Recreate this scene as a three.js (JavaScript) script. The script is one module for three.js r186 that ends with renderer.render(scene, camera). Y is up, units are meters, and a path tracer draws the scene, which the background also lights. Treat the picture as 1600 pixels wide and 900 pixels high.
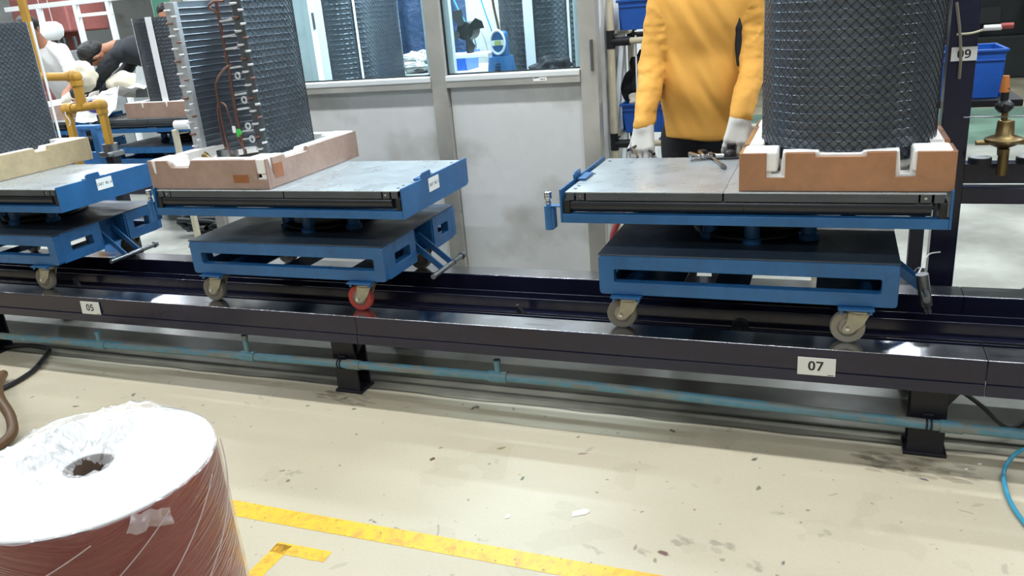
import * as THREE from 'three';
import { mergeGeometries, mergeVertices } from 'three/addons/utils/BufferGeometryUtils.js';
import { RoundedBoxGeometry } from 'three/addons/geometries/RoundedBoxGeometry.js';
import { RectAreaLightUniformsLib } from 'three/addons/lights/RectAreaLightUniformsLib.js';

// ---------------------------------------------------------------- camera, light, exposure
const scene = new THREE.Scene();
const renderer = new THREE.WebGLRenderer({ antialias: true });
renderer.toneMapping = THREE.LinearToneMapping;
renderer.toneMappingExposure = 0.88;
renderer.shadowMap.enabled = true;
RectAreaLightUniformsLib.init();
const FOCAL = 1261.39, PITCH = 0.33725, ROLL = -0.08594, YAW = -0.39399;
const camera = new THREE.PerspectiveCamera(2 * Math.atan(450 / FOCAL) * 180 / Math.PI, 16 / 9, 0.05, 80);
{
  const fw = new THREE.Vector3(Math.sin(YAW) * Math.cos(PITCH), -Math.sin(PITCH), -Math.cos(YAW) * Math.cos(PITCH));
  const r0 = new THREE.Vector3(Math.cos(YAW), 0, Math.sin(YAW));
  const u0 = new THREE.Vector3().crossVectors(r0, fw);
  const r = r0.clone().multiplyScalar(Math.cos(ROLL)).addScaledVector(u0, Math.sin(ROLL));
  const u = new THREE.Vector3().crossVectors(r, fw);
  camera.position.set(0, 1.4, 0);
  camera.quaternion.setFromRotationMatrix(new THREE.Matrix4().makeBasis(r, u, fw.clone().negate()));
  camera.updateMatrixWorld();
}
scene.add(camera);
scene.background = new THREE.Color(0x000000);
// fluorescent battens: [x, y, z, length, brightness]
const TUBE_L = 95;
const BATTENS = [];
for (const x of [-7.4, -5.7, -4.0, -2.3, -0.6, 1.1, 2.8]) BATTENS.push([x, 3.0, -2.62, 1.2, 1]);
for (const x of [-4.6, -2.6, -0.6, 1.4]) BATTENS.push([x, 3.2, -0.2, 1.2, 0.75]);
for (const x of [-4.4, -0.6, 3.0]) BATTENS.push([x, 3.4, 1.8, 1.2, 0.9]);
for (const x of [-8.4, -6.6, -4.8, -3.2, 0.4, 2.2]) BATTENS.push([x, 3.0, -5.0, 1.2, 1.8]);
for (const x of [-9.2, -6.8, -4.4, 0.4, 2.8]) BATTENS.push([x, 3.4, -8.2, 1.2, 2.2]);
for (const x of [-1.75]) BATTENS.push([x, 2.45, -3.75, 1.2, 2.6], [x, 2.45, -4.7, 1.2, 2.6]);

// ---------------------------------------------------------------- random, noise, textures
function rng(a) { return () => { a |= 0; a = a + 0x6D2B79F5 | 0; let t = Math.imul(a ^ a >>> 15, 1 | a); t = t + Math.imul(t ^ t >>> 7, 61 | t) ^ t; return ((t ^ t >>> 14) >>> 0) / 4294967296; }; }
const rnd = rng(7);
const PERM = new Float32Array(65536); { const q = rng(11); for (let i = 0; i < 65536; i++) PERM[i] = q(); }
const hsh = (x, y, z) => PERM[((x * 374761 + y * 668265 + z * 974711) & 0x7fffffff) % 65521];
const sm = t => t * t * (3 - 2 * t);
function vnoise(x, y, z, px = 0) {
  const w = v => px ? ((v % px) + px) % px : v;
  const i = Math.floor(x), j = Math.floor(y), k = Math.floor(z), a = sm(x - i), b = sm(y - j), c = sm(z - k);
  const h = (A, B, C) => hsh(w(A) + 1000, w(B) + 1000, C + 1000);
  const l = (p, q, t) => p + (q - p) * t;
  return l(l(l(h(i, j, k), h(i + 1, j, k), a), l(h(i, j + 1, k), h(i + 1, j + 1, k), a), b),
    l(l(h(i, j, k + 1), h(i + 1, j, k + 1), a), l(h(i, j + 1, k + 1), h(i + 1, j + 1, k + 1), a), b), c);
}
function fbm(u, v, f, o, z = 0) { let s = 0, a = 0.5, t = 0; for (let i = 0; i < o; i++) { s += a * vnoise(u * f, v * f, z + i * 7, f); t += a; a *= 0.5; f *= 2; } return s / t; }
function dataTex(n, fn, srgb, metres) {
  const d = new Uint8Array(n * n * 4);
  for (let y = 0; y < n; y++) for (let x = 0; x < n; x++) {
    const c = fn(x / n, y / n), o = (y * n + x) * 4;
    const [r, g, b] = Array.isArray(c) ? c : [c, c, c];
    d[o] = Math.max(0, Math.min(255, r * 255)); d[o + 1] = Math.max(0, Math.min(255, g * 255)); d[o + 2] = Math.max(0, Math.min(255, b * 255)); d[o + 3] = 255;
  }
  const t = new THREE.DataTexture(d, n, n, THREE.RGBAFormat);
  t.wrapS = t.wrapT = THREE.RepeatWrapping; t.magFilter = THREE.LinearFilter; t.minFilter = THREE.LinearMipmapLinearFilter; t.generateMipmaps = true;
  if (srgb) t.colorSpace = THREE.SRGBColorSpace;
  t.repeat.set(1 / metres, 1 / metres); t.needsUpdate = true; return t;
}
function canvasTex(w, h, draw) {
  const c = document.createElement('canvas'); c.width = w; c.height = h; draw(c.getContext('2d'), w, h);
  const t = new THREE.CanvasTexture(c); t.colorSpace = THREE.SRGBColorSpace; t.anisotropy = 8; return t;
}
const T = {};
T.wear = dataTex(512, (u, v) => { const n = fbm(u, v, 6, 5), s = fbm(u, v, 40, 2, 50); return Math.min(1, 0.8 + 0.22 * n + 0.06 * (s - 0.5)); }, true, 0.6);
T.rough = dataTex(256, (u, v) => 0.55 + 0.45 * fbm(u, v, 8, 4, 20), false, 0.5);
T.scratch = dataTex(512, (u, v) => { const n = fbm(u, v, 5, 5, 90); const a = vnoise(u * 6, v * 200, 3, 0), b = vnoise(u * 180, v * 7, 9, 0); let k = 0.86 + 0.14 * n; if (a > 0.92) k *= 0.86; if (b > 0.93) k *= 1.1; return Math.min(1, k); }, true, 0.5);
T.dirty = dataTex(512, (u, v) => { const n = fbm(u, v, 3, 6, 31), m = fbm(u, v, 14, 4, 77); const k = 0.76 + 0.24 * Math.min(1, Math.max(0, (n - 0.25) * 2)) + 0.08 * (m - 0.5); return [k, k * 0.99, k * 0.97]; }, true, 1.1);
T.tealWorn = dataTex(512, (u, v) => { const n = fbm(u, v, 10, 5, 71), m = fbm(u, v, 36, 3, 17), t = Math.min(1, Math.max(0, (n - 0.44) * 7)), k = 0.92 + 0.16 * (m - 0.5); return [(0.37 + 0.14 * t) * k, (0.56 - 0.03 * t) * k, (0.62 - 0.12 * t) * k]; }, true, 0.9);
T.railWorn = dataTex(512, (u, v) => { const n = fbm(u, v, 4, 5, 19), a = vnoise(u * 5, v * 90, 33), k = 0.8 + 0.2 * Math.min(1, Math.max(0, (n - 0.34) * 3)); return k * (a > 0.85 ? 0.85 : 1); }, true, 1.4);
T.grain = dataTex(256, (u, v) => 0.5 + 0.5 * (fbm(u, v, 48, 2, 4) - 0.5), false, 0.12);
T.fabric = dataTex(256, (u, v) => 0.5 + 0.25 * Math.sin(u * 2 * Math.PI * 64) * Math.sin(v * 2 * Math.PI * 64) + 0.3 * (fbm(u, v, 8, 3) - 0.5), false, 0.12);
T.panel = dataTex(512, (u, v) => { const n = fbm(u, v, 4, 6, 61), m = fbm(u, v, 30, 3, 13); const st = Math.max(0, n - 0.54) * 0.9; const k = 0.97 - st * 0.8 + 0.03 * (m - 0.5); return [k, k - st * 0.03, k - st * 0.12]; }, true, 1.3);
T.wrinkle = dataTex(512, (u, v) => { const a = fbm(u, v, 4, 4, 5), b = fbm(u, v, 9, 4, 25); return 1 - Math.abs(a - 0.5) * 1.6 - Math.abs(b - 0.5) * 0.9; }, false, 0.35);
T.film = dataTex(512, (u, v) => { const d = (u + v * 2) % 1; return 0.5 + 0.5 * (fbm((d + 1) % 1, v, 3, 3, 5) * 0.4 + 0.6 * vnoise(((u * 3 + v * 9) % 12) * 12, v * 5, 2)); }, false, 0.3);

function mat(color, roughness = 0.6, metalness = 0, extra = {}) {
  const { physical, ...e } = extra; const M = physical ? THREE.MeshPhysicalMaterial : THREE.MeshStandardMaterial;
  return new M({ color: new THREE.Color(color), roughness, metalness, ...e });
}
const M = {
  blue: mat('#2a669c', 0.42, 0, { map: T.wear, roughnessMap: T.rough }),
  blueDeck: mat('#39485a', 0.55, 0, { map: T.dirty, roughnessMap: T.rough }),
  navy: mat('#23243a', 0.28, 0.1, { map: T.wear, roughnessMap: T.rough }),
  railTop: mat('#f4f5fa', 0.22, 1.0, { map: T.railWorn, roughnessMap: T.rough }),
  bead: mat('#dfe2e0', 0.45, 0.1),
  navyDull: mat('#1b1c28', 0.5, 0.1, { map: T.dirty }),
  black: mat('#17181b', 0.45, 0, { map: T.wear }),
  rubber: mat('#1d1e20', 0.6, 0, { map: T.wear }),
  roller: mat('#2e3034', 0.3, 0.2, { map: T.scratch }),
  plate: mat('#bac1c4', 0.4, 0.45, { map: T.scratch, roughnessMap: T.rough }),
  plateEdge: mat('#565a5e', 0.5, 0.3, { map: T.scratch }),
  wheelGrey: mat('#6d675c', 0.6, 0, { map: T.dirty }),
  wheelRed: mat('#a8382e', 0.5, 0, { map: T.wear }),
  hubGrey: mat('#8d887c', 0.5, 0.3, { map: T.dirty }),
  zinc: mat('#a9a593', 0.38, 0.75, { map: T.wear }),
  chrome: mat('#c9cbcd', 0.18, 1),
  steel: mat('#8c8f92', 0.32, 0.9, { map: T.scratch }),
  brass: mat('#85724c', 0.38, 0.85, { map: T.dirty }),
  copper: mat('#85645b', 0.34, 0.75, { map: T.wear }),
  fin: mat('#6c757e', 0.3, 0.6, { map: T.wear }),
  net: mat('#15171b', 0.5, 0),
  endPlate: mat('#cfd3d6', 0.34, 0.45, { map: T.scratch }),
  white: mat('#eceeee', 0.5, 0),
  foam: mat('#f3f1ec', 0.85, 0, { bumpMap: T.grain, bumpScale: 0.0006 }),
  tan: mat('#b9825a', 0.35, 0, { physical: true, map: T.wear, clearcoat: 0.9, clearcoatRoughness: 0.1, bumpMap: T.wrinkle, bumpScale: 0.003 }),
  tanGrey: mat('#b39484', 0.4, 0, { physical: true, map: T.wear, clearcoat: 0.6, clearcoatRoughness: 0.15, bumpMap: T.wrinkle, bumpScale: 0.003 }),
  tanBeige: mat('#c2ac86', 0.45, 0, { physical: true, map: T.wear, clearcoat: 0.3, clearcoatRoughness: 0.3, bumpMap: T.wrinkle, bumpScale: 0.001 }),
  tanOrange: mat('#a8663a', 0.4, 0, { physical: true, map: T.wear, clearcoat: 0.4, clearcoatRoughness: 0.2 }),
  alu: mat('#c6c5bf', 0.42, 0.25, { map: T.dirty, roughnessMap: T.rough }),
  wallPanel: mat('#dcddd9', 0.5, 0, { map: T.panel }),
  wallWhite: mat('#dfe3e2', 0.6, 0, { map: T.panel }),
  wallHall: mat('#c3c8c8', 0.7, 0, { map: T.panel }),
  glass: new THREE.MeshPhysicalMaterial({ color: 0xe9f4f7, roughness: 0.02, transmission: 1, thickness: 0, ior: 1.5 }),
  teal: mat('#ffffff', 0.5, 0, { map: T.tealWorn }),
  yellowPipe: mat('#c99a3a', 0.5, 0, { map: T.dirty }),
  cream: mat('#dcd3b8', 0.5, 0, { map: T.wear }),
  binBlue: mat('#1f5cb8', 0.35, 0, { map: T.wear }),
  cloth: mat('#e6e5e0', 0.85, 0, { bumpMap: T.wrinkle, bumpScale: 0.01 }),
  darkCloth: mat('#1a1c26', 0.8, 0, { bumpMap: T.wrinkle, bumpScale: 0.01 }),
  shirtYellow: mat('#d39a42', 0.85, 0, { bumpMap: T.fabric, bumpScale: 0.0006 }),
  shirtBlack: mat('#171b21', 0.85, 0, { bumpMap: T.fabric, bumpScale: 0.0006 }),
  shirtWhite: mat('#dcdcda', 0.85, 0, { bumpMap: T.fabric, bumpScale: 0.0006 }),
  trousers: mat('#1b1b1f', 0.85, 0, { bumpMap: T.fabric, bumpScale: 0.0006 }),
  trousersCream: mat('#cfc8b4', 0.85, 0, { bumpMap: T.fabric, bumpScale: 0.0006 }),
  glove: mat('#cfcbc2', 0.9, 0, { bumpMap: T.fabric, bumpScale: 0.0008 }),
  skin: mat('#9a6a50', 0.6, 0),
  hair: mat('#0d0b0a', 0.6, 0),
  shoe: mat('#222020', 0.5, 0),
  greenTag: mat('#35c04a', 0.5, 0),
  orange: mat('#c97a3a', 0.5, 0, { map: T.wear }),
  red: mat('#b2504a', 0.5, 0, { map: T.wear }),
  redHazed: mat('#bf7670', 0.5, 0, { map: T.wear }),  // red made paler: distance haze put into the colour
  green: mat('#4f8b72', 0.5, 0, { map: T.wear }),
  machine: mat('#20282a', 0.5, 0.2, { map: T.dirty }),
  greySheet: mat('#b6bcbd', 0.45, 0.2, { map: T.scratch }),
  cableBlack: mat('#1a1a1c', 0.45, 0),
  tubeBlue: mat('#3f97b5', 0.35, 0),
  hoseBrown: mat('#6f5335', 0.45, 0, { map: T.dirty }),
  wood: mat('#c9b28a', 0.6, 0, { map: T.wear }),
  lineYellow: mat('#f0b522', 0.5, 0, { map: T.dirty }),
  paper: mat('#f2f2ee', 0.8, 0),
  lampWhite: mat('#f0f0f0', 0.5, 0),
  tubeGlow: new THREE.MeshStandardMaterial({ color: 0xffffff, emissive: 0xf4fbff, emissiveIntensity: 6, roughness: 0.5 }),
};

// ---------------------------------------------------------------- geometry helpers
const V = (x, y, z) => new THREE.Vector3(x, y, z);
function uvBox(g) {                                       // uv in metres, taken from the face that a triangle points to
  const p = g.attributes.position, n = g.attributes.normal, uv = new Float32Array(p.count * 2);
  for (let i = 0; i < p.count; i++) {
    const ax = Math.abs(n.getX(i)), ay = Math.abs(n.getY(i)), az = Math.abs(n.getZ(i));
    let u, v; if (ay >= ax && ay >= az) { u = p.getX(i); v = p.getZ(i); } else if (ax >= az) { u = p.getZ(i); v = p.getY(i); } else { u = p.getX(i); v = p.getY(i); }
    uv[2 * i] = u + 0.37; uv[2 * i + 1] = v + 0.21;
  }
  g.setAttribute('uv', new THREE.BufferAttribute(uv, 2)); return g;
}
function prep(g) { let q = g.index ? g.toNonIndexed() : g; for (const k of Object.keys(q.attributes)) if (k !== 'position' && k !== 'normal') q.deleteAttribute(k); q.morphAttributes = {}; return q; }
function join(list) { return list.length === 1 ? prep(list[0]) : mergeGeometries(list.map(prep), false); }
function tr(g, x, y, z, rx = 0, ry = 0, rz = 0) { return g.applyMatrix4(new THREE.Matrix4().compose(V(x, y, z), new THREE.Quaternion().setFromEuler(new THREE.Euler(rx, ry, rz)), V(1, 1, 1))); }
const bx = (w, h, d, x = 0, y = 0, z = 0, rx = 0, ry = 0, rz = 0) => tr(new THREE.BoxGeometry(w, h, d), x, y, z, rx, ry, rz);
const rb = (w, h, d, x = 0, y = 0, z = 0, r = 0.003, rx = 0, ry = 0, rz = 0) => tr(new RoundedBoxGeometry(w, h, d, 2, Math.min(r, w / 2.01, h / 2.01, d / 2.01)), x, y, z, rx, ry, rz);
function cyl(r, h, x = 0, y = 0, z = 0, axis = 'y', seg = 20, r2 = r) { const g = new THREE.CylinderGeometry(r2, r, h, seg); if (axis === 'x') g.rotateZ(Math.PI / 2); if (axis === 'z') g.rotateX(Math.PI / 2); return g.translate(x, y, z); }
function lathe(pts, x = 0, y = 0, z = 0, axis = 'y', seg = 28) { const g = new THREE.LatheGeometry(pts.map(p => new THREE.Vector2(p[0], p[1])), seg); if (axis === 'x') g.rotateZ(-Math.PI / 2); if (axis === 'z') g.rotateX(Math.PI / 2); return g.translate(x, y, z); }
function tube(pts, r, seg = 40, rad = 8, closed = false, tension = 0.5) { return new THREE.TubeGeometry(new THREE.CatmullRomCurve3(pts.map(p => V(...p)), closed, 'centripetal', tension), seg, r, rad, closed); }
function bar(a, b, r, seg = 12) { const A = V(...a), B = V(...b), d = B.clone().sub(A), g = new THREE.CylinderGeometry(r, r, d.length(), seg); g.applyQuaternion(new THREE.Quaternion().setFromUnitVectors(V(0, 1, 0), d.clone().normalize())); return g.translate((A.x + B.x) / 2, (A.y + B.y) / 2, (A.z + B.z) / 2); }
function flat(a, b, w, t, up = [0, 1, 0]) {               // rectangular bar from a to b
  const A = V(...a), B = V(...b), d = B.clone().sub(A), L = d.length(); d.normalize();
  const s = V().crossVectors(d, V(...up)).normalize(), u = V().crossVectors(s, d);
  return new THREE.BoxGeometry(s ? w : w, L, t).applyMatrix4(new THREE.Matrix4().makeBasis(s, d, u.clone())).translate((A.x + B.x) / 2, (A.y + B.y) / 2, (A.z + B.z) / 2);
}
function poly(points, holes = []) { const s = new THREE.Shape(points.map(p => new THREE.Vector2(...p))); for (const h of holes) s.holes.push(new THREE.Path(h.map(p => new THREE.Vector2(...p)))); return s; }
function ext(shape, depth, bev = 0.002, seg = 8) { return new THREE.ExtrudeGeometry(shape, { depth: depth - 2 * bev, bevelEnabled: bev > 0, bevelSize: bev, bevelThickness: bev, bevelOffset: -bev, bevelSegments: 1, curveSegments: seg }).translate(0, 0, bev); }
const rect = (x0, y0, x1, y1) => [[x0, y0], [x1, y0], [x1, y1], [x0, y1]];
function rrect(x0, y0, x1, y1, r, n = 4) { const o = []; const c = [[x1 - r, y1 - r, 0], [x0 + r, y1 - r, 1], [x0 + r, y0 + r, 2], [x1 - r, y0 + r, 3]]; for (const [cx, cy, q] of c) for (let i = 0; i <= n; i++) { const a = (q + i / n) * Math.PI / 2; o.push([cx + r * Math.cos(a), cy + r * Math.sin(a)]); } return o; }

// ---------------------------------------------------------------- objects
const taken = {};
function numbered(n) { const k = taken[n] = (taken[n] ?? -1) + 1; return k ? `${n}_${String(k).padStart(3, '0')}` : n; }
function tag(o, label, category, group, kind) { o.userData = { label, category }; if (group) o.userData.group = group; if (kind) o.userData.kind = kind; return o; }
function thing(name, label, category, pos = [0, 0, 0], turn = 0, group) { const o = new THREE.Group(); o.name = numbered(name); scene.add(o); o.position.set(...pos); o.rotation.y = turn; return tag(o, label, category, group); }
function grp(name, parent, pos = [0, 0, 0], turn = 0) { const o = new THREE.Group(); o.name = name; parent.add(o); o.position.set(...pos); o.rotation.y = turn; return o; }
function part(name, geoms, m, parent, keepUV = false) {
  let g; if (keepUV) g = geoms; else g = uvBox(join(Array.isArray(geoms) ? geoms : [geoms]));
  const o = new THREE.Mesh(g, m); o.name = name; o.castShadow = o.receiveShadow = true; parent.add(o); return o;
}
function single(name, label, category, geoms, m, group) { const o = part(numbered(name), geoms, m, scene); return tag(o, label, category, group); }
function struct(name, label, category, pos) { const o = thing(name, label, category, pos); o.userData.kind = 'structure'; return o; }
function copy(o, label, pos, turn = 0, group) { const c = o.clone(); c.name = numbered(o.name.replace(/_\d{3}$/, '')); scene.add(c); c.position.set(...pos); c.rotation.set(0, turn, 0); c.userData = { ...o.userData, label }; if (group) c.userData.group = group; return c; }
function plane(w, h, m, parent, name) { const g = new THREE.PlaneGeometry(w, h); return part(name, g, m, parent, true); }
function sticker(name, w, h, draw, parent, pos, rot = [0, 0, 0], res = 1400) {
  const t = canvasTex(Math.round(w * res), Math.round(h * res), draw);
  const g = new THREE.BoxGeometry(w, h, 0.0012); const edge = M.paper; const m = new THREE.MeshStandardMaterial({ map: t, roughness: 0.45 });
  const o = new THREE.Mesh(g, [edge, edge, edge, edge, m, edge]); o.name = name; o.castShadow = o.receiveShadow = true; o.position.set(...pos); o.rotation.set(...rot); parent.add(o); return o;
}

// ================================================================ THE HALL
// concrete floor: epoxy-painted front area (drawn in metres: x -4.2..1.4, z -2.8..0), grey area behind, green aisle
const FX0 = -4.2, FW = 5.6, FZ0 = -2.8, FD = 2.8;
const floorTex = canvasTex(2048, 1024, (c, w, h) => {
  const q = rng(21), X = x => (x - FX0) / FW * w, Y = z => (z - FZ0) / FD * h, S = w / FW;
  const img = c.createImageData(w, h), d = img.data, zb = Y(-2.475);
  for (let y = 0; y < h; y++) for (let x = 0; x < w; x++) {
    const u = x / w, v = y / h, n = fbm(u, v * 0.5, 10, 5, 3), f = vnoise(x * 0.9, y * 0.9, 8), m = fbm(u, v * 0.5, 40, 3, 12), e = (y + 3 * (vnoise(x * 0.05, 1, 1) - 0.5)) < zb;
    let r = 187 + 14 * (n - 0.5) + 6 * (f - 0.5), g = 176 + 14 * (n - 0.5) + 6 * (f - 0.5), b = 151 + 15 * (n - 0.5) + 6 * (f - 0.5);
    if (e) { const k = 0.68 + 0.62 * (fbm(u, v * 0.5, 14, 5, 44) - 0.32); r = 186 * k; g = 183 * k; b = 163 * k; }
    if (m > 0.7) { r -= 5; g -= 5; b -= 5; }
    const o = (y * w + x) * 4; d[o] = r; d[o + 1] = g; d[o + 2] = b; d[o + 3] = 255;
  }
  c.putImageData(img, 0, 0);
  // dark lip where the paint of the front area ends
  c.strokeStyle = 'rgba(84,76,64,0.75)'; c.lineWidth = 4; c.beginPath();
  for (let x = 0; x <= w; x += 16) c.lineTo(x, zb + 4 * (vnoise(x * 0.02, 3, 3) - 0.5)); c.stroke();
  c.strokeStyle = 'rgba(196,192,172,0.8)'; c.lineWidth = 3; c.beginPath();
  for (let x = 0; x <= w; x += 16) c.lineTo(x, zb + 5 + 4 * (vnoise(x * 0.02, 3, 3) - 0.5)); c.stroke();
  const blob = (x, z, rx, rz, col, a = 0) => { c.fillStyle = col; c.save(); c.translate(X(x), Y(z)); c.rotate(a); c.beginPath(); for (let i = 0; i < 14; i++) { const t = i / 14 * 6.283, k = 0.6 + 0.6 * q(); c.lineTo(rx * S * k * Math.cos(t), rz * S * k * Math.sin(t)); } c.closePath(); c.fill(); c.restore(); };
  for (let i = 0; i < 900; i++) { const s = 0.0015 + 0.007 * Math.pow(q(), 4); blob(FX0 + FW * q(), -2.46 + 2.46 * q(), s * (1 + 2 * q()), s, `rgba(${60 + 40 * q()},${54 + 36 * q()},${44 + 30 * q()},${0.35 + 0.5 * q()})`, 3 * q()); }
  for (let i = 0; i < 120; i++) { const s = 0.006 + 0.012 * q(); blob(FX0 + FW * q(), -2.46 + 2.46 * q(), s * (1 + q()), s * 0.6, `rgba(120,112,96,${0.12 + 0.2 * q()})`, 3 * q()); }
  // scuffs and dried patches seen near the yellow line on the right
  const patch = [[-0.22, -1.83, 0.045, 0.03], [-0.14, -1.78, 0.03, 0.02], [-0.02, -1.55, 0.03, 0.015], [-0.1, -2.02, 0.02, 0.012], [-0.36, -1.6, 0.03, 0.014], [-0.42, -1.76, 0.03, 0.016], [0.12, -1.46, 0.05, 0.02], [0.02, -1.72, 0.05, 0.03], [-0.55, -1.74, 0.03, 0.015], [-0.33, -1.83, 0.04, 0.03], [0.15, -1.72, 0.05, 0.02], [-0.86, -1.7, 0.02, 0.01], [-1.62, -1.86, 0.03, 0.02]];
  for (const [x, z, a, b] of patch) for (let k = 0; k < 5; k++) blob(x + (q() - 0.5) * a * 1.6, z + (q() - 0.5) * b * 1.6, a * 0.45, b * 0.4, 'rgba(112,104,88,0.2)', q());
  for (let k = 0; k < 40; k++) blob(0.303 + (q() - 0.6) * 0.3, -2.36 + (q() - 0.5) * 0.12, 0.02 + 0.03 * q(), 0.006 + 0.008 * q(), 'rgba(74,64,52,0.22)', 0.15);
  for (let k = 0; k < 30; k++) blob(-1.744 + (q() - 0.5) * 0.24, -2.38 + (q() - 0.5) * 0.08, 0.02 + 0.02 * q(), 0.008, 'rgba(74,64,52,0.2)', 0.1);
  c.strokeStyle = 'rgba(80,72,60,0.45)'; for (let i = 0; i < 46; i++) { c.lineWidth = 1 + q() * 1.2; const x = X(FX0 + FW * q()), y = Y(-2.4 + 2.4 * q()), a = q() * 6.3, l = (0.01 + 0.05 * q()) * S; c.beginPath(); c.moveTo(x, y); c.quadraticCurveTo(x + l * 0.5 * Math.cos(a) + 3, y + l * 0.5 * Math.sin(a), x + l * Math.cos(a), y + l * Math.sin(a)); c.stroke(); }
});
floorTex.wrapS = floorTex.wrapT = THREE.MirroredRepeatWrapping;
const floor = struct('floor', 'beige painted concrete factory floor with scuffs and yellow lines', 'floor');
function floorPiece(name, x0, x1, z0, z1, m, y = 0, th = 0.1, texd) {
  const g = new THREE.BoxGeometry(x1 - x0, th, z1 - z0).translate((x0 + x1) / 2, y - th / 2, (z0 + z1) / 2);
  const p = g.attributes.position, uv = g.attributes.uv;
  for (let i = 0; i < p.count; i++) { if (texd) uv.setXY(i, (p.getX(i) - FX0) / FW, 1 - (p.getZ(i) - FZ0) / FD); else uv.setXY(i, p.getX(i), p.getZ(i)); }
  return part(name, g, m, floor, true);
}
M.floorFront = new THREE.MeshStandardMaterial({ map: floorTex, roughness: 0.68, roughnessMap: T.rough });
M.floorBack = mat('#c6cac4', 0.28, 0, { map: T.dirty, roughnessMap: T.rough });
M.floorGreen = mat('#8fb5a4', 0.3, 0, { map: T.dirty });
M.floorCream = mat('#ded6ba', 0.3, 0, { map: T.dirty });
floorPiece('painted_area', -9.8, 7, -2.8, 5.6, M.floorFront, 0, 0.1, true);
floorPiece('rear_area', -12, 7, -7.6, -2.8, M.floorBack);
floorPiece('green_aisle', -12, 7, -9.6, -7.6, M.floorGreen);
floorPiece('far_area', -12, 7, -15, -9.6, M.floorCream);
// worn yellow floor lines
const lineTex = canvasTex(1024, 64, (c, w, h) => {
  const q = rng(5); c.fillStyle = '#f0b426'; c.fillRect(0, 0, w, h);
  for (let i = 0; i < 260; i++) { c.fillStyle = `rgba(${150 + 60 * q()},${110 + 50 * q()},${40 + 50 * q()},${0.08 + 0.2 * q()})`; const s = 2 + 14 * q() * q(); c.beginPath(); c.ellipse(w * q(), h * q(), s * 2, s, q() * 3, 0, 7); c.fill(); }
  for (let i = 0; i < 30; i++) { c.fillStyle = 'rgba(90,76,50,0.6)'; c.beginPath(); c.ellipse(w * q(), h * q(), 1 + 4 * q(), 1 + 2 * q(), q() * 3, 0, 7); c.fill(); }
});
lineTex.wrapS = THREE.RepeatWrapping;
M.line = new THREE.MeshStandardMaterial({ map: lineTex, roughness: 0.45 });
function floorLine(pts, w) {                                // strip with slightly ragged edges
  const q = rng(31), n = 40, pos = [], uv = [], idx = []; const A = V(...pts[0]), B = V(...pts[1]), d = B.clone().sub(A), L = d.length(), s = V(-d.z, 0, d.x).normalize();
  for (let i = 0; i <= n; i++) { const t = i / n, c = A.clone().addScaledVector(d, t), a = w / 2 + (q() - 0.5) * 0.004, b = w / 2 + (q() - 0.5) * 0.004; for (const [k, y] of [[a, 0.0008], [-b, 0.0008]]) { pos.push(c.x + s.x * k, y, c.z + s.z * k); uv.push(t * L / 1.0, k > 0 ? 1 : 0); } if (i < n) { const o = i * 2; idx.push(o, o + 2, o + 1, o + 1, o + 2, o + 3); } }
  const g = new THREE.BufferGeometry(); g.setAttribute('position', new THREE.Float32BufferAttribute(pos, 3)); g.setAttribute('uv', new THREE.Float32BufferAttribute(uv, 2)); g.setIndex(idx); g.computeVertexNormals();
  if (g.attributes.normal.getY(0) < 0) { idx.reverse(); g.setIndex(idx); g.computeVertexNormals(); }
  part('yellow_line', g, M.line, floor, true);
}
floorLine([[-6, 0, -1.645], [3.5, 0, -1.645]], 0.068);
floorLine([[-1.43, 0, -1.515], [-1.25, 0, -1.515]], 0.045);
floorLine([[-1.405, 0, -1.53], [-1.405, 0, -0.9]], 0.05);

function slab(name, label, w, h, d, x, y, z, m) { const o = struct(name, label, 'wall'); part('wall_sheet', bx(w, h, d, x, y, z), m, o); return o; }
slab('wall_back', 'pale grey far wall of the factory hall', 19.2, 4.8, 0.15, -2.5, 2.4, -15.08, M.wallHall);
slab('wall_left', 'pale grey side wall of the factory hall on the left', 0.15, 4.8, 20.6, -12.08, 2.4, -4.7, M.wallHall);
slab('wall_right', 'pale grey side wall of the factory hall on the right', 0.15, 4.8, 20.6, 7.08, 2.4, -4.7, M.wallHall);
slab('wall_front', 'pale grey wall of the factory hall behind the viewer', 19.2, 4.8, 0.15, -2.5, 2.4, 5.68, M.wallHall);
slab('ceiling', 'pale grey roof sheeting of the factory hall', 19.3, 0.12, 20.9, -2.5, 4.86, -4.7, M.wallHall).userData.category = 'ceiling';

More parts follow.
